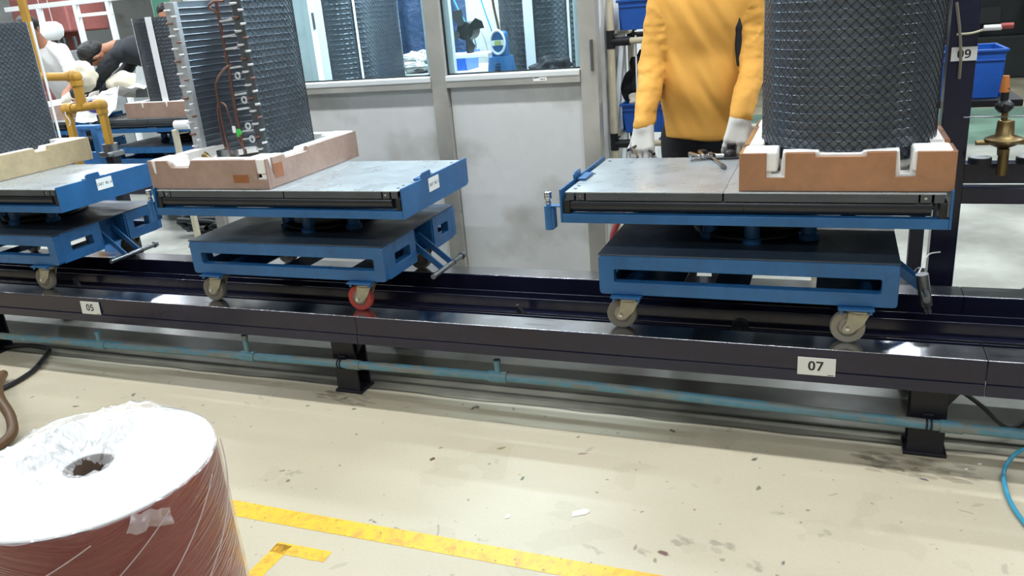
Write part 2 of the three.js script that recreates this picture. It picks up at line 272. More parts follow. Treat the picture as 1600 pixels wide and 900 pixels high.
// ---------------------------------------------------------------- hanging fluorescent battens
{
  const ORD = ['first', 'second', 'third', 'fourth', 'fifth', 'sixth', 'seventh'], seen = {}, PLACE = { '-2.62': 'over the near conveyor', '-0.2': 'over the front floor', '1.8': 'behind the viewer', '-5': 'over the second line', '-8.2': 'over the green aisle', '-3.75': 'at the front of the booth', '-4.7': 'at the rear of the booth' };
  for (const [x, y, z, L, b] of BATTENS) {
    const n = seen[z] = (seen[z] ?? -1) + 1;
    const o = thing('fluorescent_batten', y < 2.5 ? `white tube batten ${PLACE[z]}` : `${ORD[n]} white tube batten from the left ${PLACE[z]}`, 'light', [x, y, z], 0, 'hanging tube battens');
    part('housing', [rb(L + 0.06, 0.05, 0.1, 0, 0.05, 0, 0.006)], M.lampWhite, o);
    part('diffuser', [rb(L, 0.03, 0.085, 0, 0.012, 0, 0.012)], M.tubeGlow, o);
    const H = y < 2.5 ? 2.62 - y : 4.8 - y;
    if (H > 0.2) { part('suspension_rod', bar([-0.45, 0.07, 0], [-0.45, H, 0], 0.004, 6), M.steel, o); part('suspension_rod', bar([0.45, 0.07, 0], [0.45, H, 0], 0.004, 6), M.steel, o); }
    const l = new THREE.RectAreaLight(0xf2f8ff, TUBE_L * b, L, 0.1); l.name = 'batten_light'; l.position.set(0, -0.012, 0); l.rotation.x = -Math.PI / 2; o.add(l);
  }
}

// ---------------------------------------------------------------- glazed partition and booth
const PZ = -3.45;
{
  const o = struct('wall_partition', 'aluminium framed partition with glass above and pale panels below', 'partition');
  const post = (x, w, y0 = 0, y1 = 2.7) => part('post', rb(w, y1 - y0, 0.06, x, (y0 + y1) / 2, PZ, 0.003), M.alu, o);
  post(-3.12, 0.06); post(-2.64, 0.05, 1.1); post(-1.697, 0.078); post(-0.983, 0.078);
  const rail = (x0, x1, y, h, d = 0.066) => part('rail', rb(x1 - x0, h, d, (x0 + x1) / 2, y, PZ, 0.003), M.alu, o);
  for (const [x0, x1] of [[-3.09, -1.736], [-1.658, -1.022]]) {
    rail(x0, x1, 1.088, 0.054, 0.075); rail(x0, x1, 0.04, 0.08); rail(x0, x1, 2.66, 0.07);
    part('lower_panel', rb(x1 - x0 - 0.004, 0.979, 0.018, (x0 + x1) / 2, 0.571, PZ - 0.006, 0.002), M.wallPanel, o);
  }
  // thin glazing beads round each pane
  for (const [x0, x1] of [[-2.615, -1.736], [-1.658, -1.022]]) {
    const p = part('glass_pane', bx(x1 - x0 - 0.012, 1.505, 0.0001, (x0 + x1) / 2, 1.868, PZ), M.glass, o);
    part('gasket', [bx(x1 - x0, 0.006, 0.008, (x0 + x1) / 2, 1.12, PZ + 0.004), bx(0.006, 1.5, 0.008, x0 + 0.003, 1.87, PZ + 0.004), bx(0.006, 1.5, 0.008, x1 - 0.003, 1.87, PZ + 0.004)], M.rubber, o);
    part('glazing_bead', rb(x1 - x0, 0.027, 0.05, (x0 + x1) / 2, 1.1025, PZ + 0.016, 0.006), M.bead, o);
    part('inner_jamb', rb(0.03, 1.5, 0.03, x1 - 0.015, 1.87, PZ - 0.025, 0.003), M.bead, o); part('inner_jamb', rb(0.03, 1.5, 0.03, x0 + 0.015, 1.87, PZ - 0.025, 0.003), M.bead, o);
  }
  part('solid_panel', rb(0.42, 1.5, 0.018, -2.876, 1.87, PZ, 0.002), M.wallWhite, o);
  sticker('sill_label', 0.062, 0.024, (c, w, h) => { c.fillStyle = '#f4f4f0'; c.fillRect(0, 0, w, h); c.fillStyle = '#333'; c.font = `bold ${h * 0.42}px sans-serif`; c.strokeStyle = '#333'; c.lineWidth = 2; c.beginPath(); for (let i = 0; i < 30; i++) c.lineTo(w * (0.06 + 0.014 * i), h * (0.42 + 0.1 * Math.sin(i * 2.1) - 0.004 * i)); c.stroke(); c.fillText('0010', w * 0.52, h * 0.85); }, o, [-1.203, 1.086, PZ + 0.0382]);
  // grip recess on the right post
  part('pull_handle', rb(0.012, 0.13, 0.012, -0.966, 1.17, PZ + 0.036, 0.004), M.steel, o);
}
{
  const o = struct('wall_booth', 'white sheet walls and roof of the glazed booth', 'wall');
  part('side_wall', bx(0.02, 2.7, 2.1, -1.006, 1.35, -4.54), M.wallWhite, o);
  part('side_wall', bx(0.03, 2.7, 2.1, -3.13, 1.35, -4.54), M.wallWhite, o);
  part('rear_wall', bx(2.2, 2.7, 0.03, -2.045, 1.35, -5.6), M.wallWhite, o);
  part('roof_sheet', bx(2.25, 0.03, 2.2, -2.045, 2.715, -4.52), M.wallWhite, o);
}

// ================================================================ CONVEYOR TRACK
const RY = 0.357;                                            // running surface
const TX0 = -7.2, TX1 = 3.6;
{
  const o = thing('conveyor_track', 'dark navy steel floor conveyor track carrying the blue carts', 'conveyor');
  const L = TX1 - TX0, cx = (TX0 + TX1) / 2;
  // front channel in lengths with butt joints
  const joints = [TX0, -5.75, -3.70, -1.62, 0.43, 2.48, TX1];
  for (let i = 0; i < joints.length - 1; i++) {
    const a = joints[i] + 0.001, b = joints[i + 1] - 0.001, w = b - a, m = (a + b) / 2;
    const prof = poly([[-0.0525, -0.105], [-0.0525, 0], [0.0525, 0], [0.0525, -0.105], [0.0475, -0.105], [0.0475, -0.006], [-0.0475, -0.006], [-0.0475, -0.105]]);
    const g = ext(prof, w, 0.0015).rotateY(Math.PI / 2).translate(m - w / 2, RY - 0.002, -2.4125);
    part('front_rail', g, M.navy, o);
    part('rail_flange', rb(w, 0.036, 0.006, m, RY - 0.089, -2.3575, 0.0015), M.navy, o);
    part('running_strip', rb(w, 0.003, 0.098, m, RY - 0.0005, -2.4125, 0.001), M.railTop, o); part('running_strip', rb(w, 0.003, 0.098, m, RY - 0.0005, -2.93, 0.001), M.railTop, o);
    const g2 = ext(prof, w, 0.0015).rotateY(Math.PI / 2).translate(m - w / 2, RY - 0.002, -2.93); part('rear_rail', g2, M.navy, o);
  }
  // chain channels between the rails
  for (const [z, y, h] of [[-2.56, 0.325, 0.05], [-2.70, 0.335, 0.05], [-2.765, 0.335, 0.05], [-2.83, 0.30, 0.07]]) part('chain_guide', [rb(L, h, 0.006, cx, y - h / 2, z, 0.001), rb(L, 0.005, 0.03, cx, y - h, z + 0.014, 0.001)], M.navy, o);
  part('added_dark_sheet', bx(L, 0.004, 0.28, cx, 0.225, -2.74), M.navyDull, o);  // added sheet keeping the inside dark, narrowed to let lamplight reach the floor
  part('chain', (() => { const l = []; for (let x = TX0 + 0.05; x < TX1; x += 0.05) l.push(rb(0.042, 0.018, 0.012, x, 0.275, -2.72, 0.005), rb(0.042, 0.018, 0.012, x + 0.025, 0.275, -2.745, 0.005)); return l; })(), M.black, o).userData.kind = 'stuff';
  for (const x of [-3.35, -1.08, 1.6]) { part('pusher_dog', [ext(poly([[0, 0], [0.03, 0], [0.03, 0.025], [0.006, 0.06], [0, 0.06]]), 0.02).translate(x, 0.275, -2.64)], M.black, o); }
  part('idler_roller', [cyl(0.028, 0.03, -0.26, 0.33, -2.56, 'z', 24), cyl(0.008, 0.05, -0.26, 0.33, -2.55, 'z', 12)], M.black, o);
  for (const x of [-5.84, -3.79, -1.744, 0.303, 2.35]) {
    for (const z of [-2.47, -2.93]) {
      part('leg', [rb(0.1, 0.25, 0.008, x, 0.126, z + 0.04, 0.001), rb(0.1, 0.25, 0.008, x, 0.126, z - 0.04, 0.001), rb(0.008, 0.25, 0.074, x, 0.126, z, 0.001)], M.navyDull, o);
      part('foot_plate', rb(0.12, 0.012, 0.1, x, 0.006, z, 0.002), M.navyDull, o);
    }
    part('gusset', ext(poly([[0, 0], [0.06, 0], [0, -0.09]]), 0.006).translate(x + 0.05, 0.25, -2.45), M.navyDull, o);
    part('cross_beam', rb(0.08, 0.05, 0.44, x, 0.2, -2.7, 0.003), M.navyDull, o);
  }
  const plate = (name, txt, x, tilt, label) => { const s = sticker(name, 0.107, 0.056, (c, w, h) => { c.fillStyle = '#dcdcd6'; c.fillRect(0, 0, w, h); c.fillStyle = '#1d1d22'; c.font = `bold ${h * 0.74}px sans-serif`; c.textAlign = 'center'; c.textBaseline = 'middle'; c.fillText(txt, w * 0.48, h * 0.47); c.fillRect(w * 0.8, h * 0.93, w * 0.16, h * 0.04); }, o, [x, 0.304 + (txt === '05' ? 0.012 : 0), -2.3535], [-0.06, 0, tilt]); s.userData.label = label; return s; };
  plate('number_plate', '07', -0.016, 0, 'white number plate reading 07');
  plate('number_plate', '05', -2.945, 0.0, 'white number plate reading 05');
}
// teal air pipe running along the legs
{
  const o = thing('air_pipe', 'worn teal pipe running low along the conveyor legs', 'pipe');
  const c = [[-7.0, 0.115, -2.398], [-3.67, 0.115, -2.398], [-1.85, 0.138, -2.398], [-0.89, 0.147, -2.398], [-0.15, 0.132, -2.398], [0.55, 0.12, -2.398], [3.4, 0.12, -2.398]];
  part('pipe_run', tube(c, 0.0165, 160, 14), M.teal, o);
  const curve = new THREE.CatmullRomCurve3(c.map(p => V(...p)), false, 'centripetal'); const yAt = x => { let b = 0.13, bd = 9; for (let i = 0; i <= 800; i++) { const p = curve.getPoint(i / 800); if (Math.abs(p.x - x) < bd) { bd = Math.abs(p.x - x); b = p.y; } } return b; };
  for (const [x, h] of [[-3.0, 0.04], [-2.185, 0.075], [-1.08, 0.045], [0.9, 0.04]]) { const y = yAt(x); part('tee_fitting', [cyl(0.021, 0.07, x, y, -2.398, 'x', 16), cyl(0.011, h, x, y + 0.012 + h / 2, -2.398, 'y', 12), cyl(0.014, 0.012, x, y + 0.02 + h * 0.9, -2.398, 'y', 6)], M.teal, o); }
  for (const x of [-5.84, -3.79, -1.744, 0.303, 2.35]) { const y = yAt(x); part('pipe_clamp', [rb(0.03, 0.05, 0.012, x, y, -2.42, 0.002), new THREE.TorusGeometry(0.0185, 0.003, 6, 20).rotateY(Math.PI / 2).translate(x - 0.006, y, -2.398), new THREE.TorusGeometry(0.0185, 0.003, 6, 20).rotateY(Math.PI / 2).translate(x + 0.006, y, -2.398)], M.navyDull, o); part('pipe_socket', [cyl(0.0195, 0.06, x + 0.06, yAt(x + 0.06), -2.398, 'x', 16)], M.teal, o); }
}

// ================================================================ CARTS
function makeCaster(parent, pos, turn, wheelMat) {
  const c = grp('caster', parent, pos, turn);                // wheel contact below the origin, y = 0 is the rail
  part('mounting_plate', [rb(0.1, 0.006, 0.08, 0.02, 0.116, 0, 0.001), ...[-1, 1].flatMap(a => [-1, 1].map(b => cyl(0.006, 0.014, 0.02 + a * 0.04, 0.108, b * 0.028, 'y', 6)))], M.blue, c);
  part('swivel_head', lathe([[0, 0.098], [0.03, 0.098], [0.036, 0.104], [0.036, 0.109], [0.03, 0.113], [0, 0.113]], 0.028, 0, 0), M.zinc, c);
  const fork = ext(poly([[-0.016, 0.047], [-0.012, 0.035], [0, 0.032], [0.014, 0.036], [0.042, 0.062], [0.06, 0.1], [0.0, 0.1], [-0.004, 0.07]]), 0.003, 0.0008);
  part('fork', [fork.clone().translate(0, 0, 0.019), fork.clone().translate(0, 0, -0.022), rb(0.062, 0.004, 0.044, 0.03, 0.099, 0, 0.001)], M.zinc, c);
  const w = part('wheel', lathe([[0.006, -0.013], [0.03, -0.012], [0.034, -0.015], [0.045, -0.015], [0.0495, -0.011], [0.05, 0], [0.0495, 0.011], [0.045, 0.015], [0.034, 0.015], [0.03, 0.012], [0.006, 0.013]], 0, 0.05, 0, 'z', 40), wheelMat, c);
  part('hub', lathe([[0, -0.016], [0.018, -0.016], [0.022, -0.0125], [0.029, -0.0125], [0.029, 0.0125], [0.022, 0.0125], [0.018, 0.016], [0, 0.016]], 0, 0.05, 0, 'z', 24), M.hubGrey, w);
  part('axle_bolt', [cyl(0.0065, 0.056, 0, 0.05, 0, 'z', 6), cyl(0.0045, 0.062, 0, 0.05, 0, 'z', 10)], M.chrome, c);
  return c;
}
const DECK = { z0: 0.32, z1: -0.235 };                        // platform reach in local z
function makeCart(label, labelText, opts = {}) {
  const o = thing('cart', label, 'cart');
  // lower frame: y 0.12 .. 0.255, x +-0.445, z +0.31 .. -0.31
  const X = 0.445, Y0 = 0.12, Y1 = 0.252;
  const longSide = ext(poly(rrect(-X, Y0, X, Y1, 0.012), [rrect(-X + 0.05, Y0 + 0.042, X - 0.045, Y0 + 0.086, 0.006)]), 0.035, 0.002);
  const lower = grp('lower_frame', o);
  part('front_frame', longSide.clone().translate(0, 0, 0.275), M.blue, lower);
  part('rear_frame', longSide.clone().translate(0, 0, -0.31), M.blue, lower);
  const shortF = ext(poly(rect(0.06, Y0, 0.275, Y1), [rrect(0.105, Y0 + 0.042, 0.225, Y0 + 0.086, 0.006)]), 0.035, 0.0015).rotateY(-Math.PI / 2);
  const shortB = ext(poly(rect(-0.275, Y0, -0.1, Y1), [rrect(-0.235, Y0 + 0.042, -0.14, Y0 + 0.086, 0.006)]), 0.035, 0.0015).rotateY(-Math.PI / 2);
  for (const s of [-1, 1]) { const x = s > 0 ? X : -X + 0.035; part('side_frame', shortF.clone().translate(x, 0, 0), M.blue, lower); part('side_frame', shortB.clone().translate(x, 0, 0), M.blue, lower); part('pocket_wall', [bx(0.03, 0.128, 0.16, s * (X - 0.09), (Y0 + Y1) / 2, -0.02), bx(0.07, 0.128, 0.008, s * (X - 0.04), (Y0 + Y1) / 2, 0.056), bx(0.07, 0.128, 0.008, s * (X - 0.04), (Y0 + Y1) / 2, -0.096)], M.blue, lower); }
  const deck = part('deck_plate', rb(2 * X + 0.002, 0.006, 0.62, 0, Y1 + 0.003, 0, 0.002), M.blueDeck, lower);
  for (const [a, b] of [[-0.41, -0.19], [-0.09, 0.02], [0.22, 0.41]]) part('bottom_plate', rb(b - a, 0.004, 0.545, (a + b) / 2, Y0 + 0.006, 0, 0.001), M.blue, lower);
  part('belly_box', [rb(0.3, 0.05, 0.2, 0, Y0 + 0.1, -0.02, 0.004)], M.black, lower);
  // casters
  const wm = opts.wheels ?? [M.wheelGrey, M.wheelGrey];
  makeCaster(o, [-0.375, 0, 0.292], opts.turn ?? 0, wm[0]); makeCaster(o, [0.315, 0, 0.292], opts.turn2 ?? 0, wm[1]);
  makeCaster(o, [-0.375, 0, -0.2], opts.turn ?? 0, M.wheelGrey); makeCaster(o, [0.315, 0, -0.2], opts.turn2 ?? 0, M.wheelGrey);
  // tow coupling on the right side
  const tow = grp('tow_coupling', o);
  part('tow_arm', [flat([X - 0.05, 0.2, 0.03], [X + 0.09, 0.085, 0.03], 0.006, 0.024, [0, 1, 0]), flat([X - 0.05, 0.2, -0.05], [X + 0.09, 0.085, -0.05], 0.006, 0.024, [0, 1, 0])], M.blue, tow);
  part('tow_rod', [cyl(0.0105, 0.27, X + 0.095, 0.083, -0.01, 'z', 14), cyl(0.015, 0.018, X + 0.095, 0.083, -0.147, 'z', 12), cyl(0.013, 0.006, X + 0.095, 0.083, -0.06, 'z', 12)], M.steel, tow);
  if (opts.hook) part('tow_sleeve', [bar([X + 0.085, 0.135, 0.03], [X + 0.105, 0.03, 0.03], 0.019, 14), bar([X + 0.105, 0.03, 0.03], [X + 0.112, 0.005, 0.03], 0.012, 12)], M.steel, tow);
  // turntable between the frame and the platform
  const piv = grp('turntable', o);
  part('bearing_ring', [lathe([[0.1, 0.258], [0.19, 0.258], [0.19, 0.275], [0.17, 0.285], [0.1, 0.285]], 0, 0, -0.04, 'y', 40)], M.black, piv);
  for (const [x, z] of [[-0.12, 0.08], [0.02, 0.14], [0.19, 0.08], [0.02, -0.18]]) part('support_post', [cyl(0.024, 0.1, x, 0.308, z, 'y', 18), cyl(0.032, 0.02, x, 0.266, z, 'y', 18)], M.blue, piv);
  part('upper_ring', [lathe([[0.08, 0.33], [0.22, 0.33], [0.22, 0.355], [0.08, 0.355]], 0, 0, -0.04, 'y', 40)], M.black, piv);
  // platform
  const p = grp('platform', o), W = 0.555, D0 = DECK.z0, D1 = DECK.z1, zc = (D0 + D1) / 2, dz = D0 - D1;
  part('front_bar', [rb(2 * W, 0.03, 0.032, 0, 0.377, D0 - 0.016, 0.003)], M.blue, p);
  part('rear_bar', [rb(2 * W, 0.03, 0.032, 0, 0.377, D1 + 0.016, 0.003)], M.blue, p);
  for (const x of [-0.3, 0, 0.3]) part('cross_bar', rb(0.04, 0.024, dz - 0.064, x, 0.374, zc, 0.002), M.blue, p);
  for (const s of [-1, 1]) {
    const sh = ext(poly([[-D0, 0.363], [-D0, 0.472], [-zc - 0.12, 0.472], [-zc - 0.12, 0.487], [-zc - 0.11, 0.493], [-zc - 0.05, 0.493], [-zc - 0.045, 0.487], [-zc - 0.045, 0.472], [-D1, 0.472], [-D1, 0.372], [-D1 - 0.02, 0.363]]), 0.006, 0.001).rotateY(Math.PI / 2).translate(s * W - (s > 0 ? 0 : 0.006), 0, 0);
    part('end_plate', sh, M.blue, p);
    part('tab_bracket', [rb(0.03, 0.008, 0.1, s * (W - 0.02), 0.468, zc + 0.06, 0.002)], M.blue, p);
    part('roller_bearing', [rb(0.02, 0.05, 0.06, s * (W - 0.016), 0.412, D0 - 0.035, 0.003)], M.black, p);
  }
  part('front_roller', [cyl(0.0255, W * 1.0, -W / 2 + 0.01, 0.418, D0 - 0.034, 'x', 28), cyl(0.0255, W * 0.9, W * 0.47, 0.418, D0 - 0.034, 'x', 28), cyl(0.022, 0.02, 0.01, 0.418, D0 - 0.034, 'x', 24)], M.roller, p);
  part('rear_roller', [cyl(0.0255, 2 * W - 0.06, 0, 0.418, D1 + 0.034, 'x', 24)], M.roller, p);
  for (let k = 1; k < 7; k++) part('inner_roller', cyl(0.0225, 2 * W - 0.06, 0, 0.415, D0 - 0.034 - k * (dz - 0.068) / 7, 'x', 14), M.roller, p);
  // top sheet with folded front lip, two sheets meeting off centre
  const seam = opts.seam ?? -0.02;
  for (const [a, b, dy] of [[-W + 0.012, seam, 0], [seam + 0.001, W - 0.012, 0]]) {
    const sheet = part('top_sheet', [rb(b - a, 0.004, dz - 0.012, (a + b) / 2, 0.4615, zc, 0.001)], M.plate, p);
    part('front_lip', [rb(b - a - 0.07, 0.026, 0.004, (a + b) / 2 + (a < seam ? 0.033 : -0.033), 0.4485, D0 - 0.0085, 0.001)], M.plateEdge, sheet);
    const ex = a < seam ? a : b, sg = a < seam ? 1 : -1;
    part('lip_tab', [rb(0.026, 0.026, 0.004, ex + sg * 0.016, 0.4485, D0 - 0.0085, 0.003)], M.plateEdge, sheet);
    part('lip_tab', [rb(0.028, 0.026, 0.004, ex + sg * 0.049, 0.4485, D0 - 0.0085, 0.003)], M.plateEdge, sheet);
    part('screw', cyl(0.004, 0.004, ex + sg * 0.05, 0.449, D0 - 0.006, 'z', 10), M.chrome, sheet);
    for (const z of [D0 - 0.05, D0 - 0.09, zc, D1 + 0.06]) part('sheet_hole', cyl(0.006, 0.0012, ex + sg * 0.022, 0.464, z, 'y', 10), M.black, sheet);
  }
  if (labelText) sticker('cart_label', 0.085, 0.05, (c, w, h) => { c.fillStyle = '#eceeea'; c.fillRect(0, 0, w, h); c.fillStyle = '#20242a'; c.font = `bold ${h * 0.3}px monospace`; c.textAlign = 'center'; c.textBaseline = 'middle'; c.fillText(labelText, w * 0.5, h * 0.5); }, p, [W + 0.0067, 0.437, zc + 0.03], [0, Math.PI / 2, 0]);
  // air coupling bracket on the left end
  const air = grp('air_coupling', o, [-W - 0.055, 0, D0 - 0.03]);
  part('bracket', [rb(0.055, 0.004, 0.03, 0.024, 0.412, 0, 0.001), rb(0.026, 0.075, 0.03, 0.008, 0.372, -0.006, 0.005)], M.blue, air);
  part('holder', [cyl(0.015, 0.08, 0, 0.372, 0, 'y', 18)], M.blue, air);
  part('quick_coupler', lathe([[0, 0.412], [0.009, 0.412], [0.009, 0.424], [0.007, 0.426], [0.007, 0.434], [0.0125, 0.436], [0.0125, 0.444], [0.011, 0.446], [0.0125, 0.448], [0.0125, 0.456], [0.01, 0.459], [0, 0.459]], 0, 0, 0, 'y', 20), M.chrome, air);
  return o;
}
const CZ = -2.73;
const cart7 = makeCart('blue two-tier cart in front of the worker in yellow', null, { seam: -0.05, hook: true, wheels: [M.wheelGrey, M.hubGrey] });
cart7.position.set(-0.25, RY, CZ);
const cart5 = makeCart('blue two-tier cart with one red caster, labelled CART NO.5', 'CART NO.5', { wheels: [M.wheelGrey, M.wheelRed], seam: 0.06 });
cart5.position.set(-1.945, RY, CZ); cart5.rotation.y = 0.0;
const cart4 = makeCart('blue two-tier cart cut off at the left edge, labelled CART NO.4', 'CART NO.4', {});
cart4.position.set(-3.59, RY, CZ);
for (const c of [cart7, cart5, cart4]) c.userData.group = 'carts on the near conveyor';

// ================================================================ FOAM TRAYS
// notches: [x0, x1, depth, slope] cut from the top of a wall; walls are wrapped outside, white foam inside
function wallShape(len, h, notches, grow = 0) {
  const pts = [[-len / 2, 0], [len / 2, 0], [len / 2, h]];
  for (const [a, b, d, s = 0] of [...notches].sort((p, q) => q[0] - p[0])) pts.push([b + grow, h], [b + grow - s, h - d - grow], [a - grow + s, h - d - grow], [a - grow, h]);
  pts.push([-len / 2, h]); return poly(pts.filter(([x]) => Math.abs(x) <= len / 2 + 1e-6));
}
function makeTray(label, wrap, front, right, opts = {}) {
  const o = thing('foam_tray', label, 'tray'), W = 0.568, D = 0.64, H = 0.112, t = 0.016, f = 0.042;
  const plain = [[-0.22, -0.17, 0.06, 0.006], [0.17, 0.22, 0.06, 0.006]];
  const DS = D - 2 * t - 0.0006, sides = [['front', W, front, 0, D / 2, 0], ['right', DS, right, W / 2, 0, Math.PI / 2], ['back', W, plain, 0, -D / 2, Math.PI], ['left', DS, plain, -W / 2, 0, -Math.PI / 2]];
  for (const [n, len, no, x, z, a] of sides) {
    part('wrapped_side', tr(ext(wallShape(len, H, no), t, 0.0015).translate(0, 0, -t), x, 0, z, 0, a, 0), wrap, o);
    part('foam_wall', tr(ext(wallShape(n === 'right' || n === 'left' ? D - 2 * t - 2 * f - 0.001 : W - 2 * t - 0.001, H + 0.001, no.map(([p, q, d, s]) => [p + 0.008, q - 0.008, d - 0.006, (s ?? 0) + 0.006]).filter(q => q[1] > q[0] + 0.012)), f, 0.003).translate(0, 0, -t - f), x, 0, z, 0, a, 0), M.foam, o);
  }
  part('foam_floor', rb(W - 0.014, 0.04, D - 0.014, 0, 0.022, 0, 0.004), M.foam, o);
  part('foam_seat', lathe([[0.16, 0.04], [0.275, 0.04], [0.27, 0.072], [0.2, 0.074], [0.16, 0.06]], 0, 0, 0, 'y', 36).scale(1, 1, 1.06), M.foam, o);
  for (const [x, z] of [[-1, 1], [1, 1], [-1, -1], [1, -1]]) part('foam_corner', rb(0.1, 0.06, 0.11, x * 0.226, 0.085, z * 0.258, 0.008), M.foam, o);
  for (const [sx, sy, sz, x, y, z] of opts.patches ?? []) part('tape_patch', rb(sx, sy, sz, x, y, z, 0.0008), M.tanOrange, o);
  return o;
}
const TZ = -2.75;
const tray7 = makeTray('orange-brown wrapped foam tray beside the worker in yellow', M.tan, [[-0.207, -0.155, 0.072, 0.0], [0.135, 0.187, 0.07, 0.0], [-0.075, 0.06, 0.012, 0.0]], [[-0.2, -0.14, 0.06, 0.005], [0.1, 0.18, 0.05, 0.005]]);
tray7.position.set(0.028, 0.8215, TZ);
const tray5 = makeTray('pinkish-brown wrapped foam tray with torn front under the copper-piped coil', M.tanGrey, [[-0.268, -0.245, 0.055, 0.004], [-0.185, -0.065, 0.028, 0.018], [0.235, 0.278, 0.075, 0.0]], [[-0.3035, -0.278, 0.075, 0.0], [-0.2, -0.05, 0.016, 0.004]], { patches: [[0.001, 0.055, 0.055, 0.2847, 0.06, 0.25], [0.07, 0.03, 0.001, 0.16, 0.04, 0.3207]] });
tray5.position.set(-2.235, 0.8215, TZ);
const tray4 = makeTray('dull beige wrapped foam tray at the left edge', M.tanBeige, [[-0.2, -0.15, 0.06, 0], [0.15, 0.2, 0.06, 0]], [[0.0, 0.08, 0.02, 0.004]]);
tray4.position.set(-3.85, 0.8215, TZ - 0.03);

// ================================================================ CONDENSER COILS
const CH = 0.62, CT = 0.042;
function coilShape(CR, A1, A2) {
const planAt = (s, R) => {                                       // s runs from one arm end round the bow (towards +z) to the other arm end
  const half = Math.PI * R;
  if (s < A1) return [R, -A1 + s, 1, 0];
  if (s < A1 + half) { const a = (s - A1) / R; return [R * Math.cos(a), R * Math.sin(a), Math.cos(a), Math.sin(a)]; }
  return [-R, -(s - A1 - half), -1, 0];
};
const planLen = R => A1 + A2 + Math.PI * R;
function sheetGeom(R, side) {                                  // ribbed finned face, ribs every 25.4 mm
  const L = planLen(R), ns = 64, ys = [0], rr = [0]; for (let k = 0; k * 0.0254 < CH - 0.02; k++) { const y = k * 0.0254 + 0.008; ys.push(y, y + 0.0012, y + 0.0034, y + 0.0046); rr.push(0, 0.003, 0.003, 0); } ys.push(CH); rr.push(0);
  const pos = [], idx = [];
  for (let j = 0; j < ys.length; j++) for (let i = 0; i <= ns; i++) { const [x, z, nx, nz] = planAt(L * i / ns, R); pos.push(x + nx * rr[j] * side, ys[j], z + nz * rr[j] * side); }
  for (let j = 0; j < ys.length - 1; j++) for (let i = 0; i < ns; i++) { const a = j * (ns + 1) + i, b = a + 1, c = a + ns + 1, d = c + 1; if (side > 0) idx.push(a, c, b, b, c, d); else idx.push(a, b, c, b, d, c); }
  const g = new THREE.BufferGeometry(); g.setAttribute('position', new THREE.Float32BufferAttribute(pos, 3)); g.setIndex(idx); g.computeVertexNormals(); return g;
}
function rimGeom(y, up) { const L1 = planLen(CR), L2 = planLen(CR - CT), n = 64, pos = [], idx = []; for (let i = 0; i <= n; i++) { const [x, z] = planAt(L1 * i / n, CR), [u, w] = planAt(L2 * i / n, CR - CT); pos.push(x, y, z, u, y, w); if (i < n) { const o = i * 2; up ? idx.push(o, o + 1, o + 2, o + 1, o + 3, o + 2) : idx.push(o, o + 2, o + 1, o + 1, o + 2, o + 3); } } const g = new THREE.BufferGeometry(); g.setAttribute('position', new THREE.Float32BufferAttribute(pos, 3)); g.setIndex(idx); g.computeVertexNormals(); return g; }
function netGeom() {                                           // diamond net: two families of slanting strands
  const R = CR + 0.0045, L = planLen(R), w = 0.0275, h = 0.0255, r = 0.0012, pos = [], idx = [], k = w / h;
  for (const sg of [1, -1]) for (let s0 = sg > 0 ? -CH * k : 0; s0 < (sg > 0 ? L : L + CH * k); s0 += w) {
    let last = -1; const n = 50;
    for (let i = 0; i <= n; i++) {
      const y = CH * i / n, s = s0 + sg * y * k; if (s < 0 || s > L) { last = -1; continue; }
      const [x, z, nx, nz] = planAt(s, R), b = pos.length / 3, tx = -nz, tz = nx, ww = 0.0006 * (sg > 0 ? 1 : -1);
      pos.push(x + nx * (r + ww), y, z + nz * (r + ww), x - nx * r * 0.6 + tx * r, y, z - nz * r * 0.6 + tz * r, x - nx * r * 0.6 - tx * r, y, z - nz * r * 0.6 - tz * r);
      if (last >= 0) for (let q = 0; q < 3; q++) { const a = last + q, c = last + (q + 1) % 3, d = b + q, e = b + (q + 1) % 3; idx.push(a, d, c, c, d, e); }
      last = b;
    }
  }
  const g = new THREE.BufferGeometry(); g.setAttribute('position', new THREE.Float32BufferAttribute(pos, 3)); g.setIndex(idx); g.computeVertexNormals(); return g;
}
return { CR, A1, A2, planAt,  outer: uvBox(prep(sheetGeom(CR, 1))), inner: uvBox(prep(sheetGeom(CR - CT, -1))), rims: uvBox(join([rimGeom(CH, true), rimGeom(0, false)])), net: uvBox(prep(netGeom())) };
}
const coilStd = coilShape(0.243, 0.3, 0.3), coilOpen = coilShape(0.228, 0.13, 0.2), CR = 0.243, CARM = 0.3;
const hairpin = (() => { const g = new THREE.TorusGeometry(0.0125, 0.0046, 8, 12, Math.PI); return uvBox(prep(g)); })();
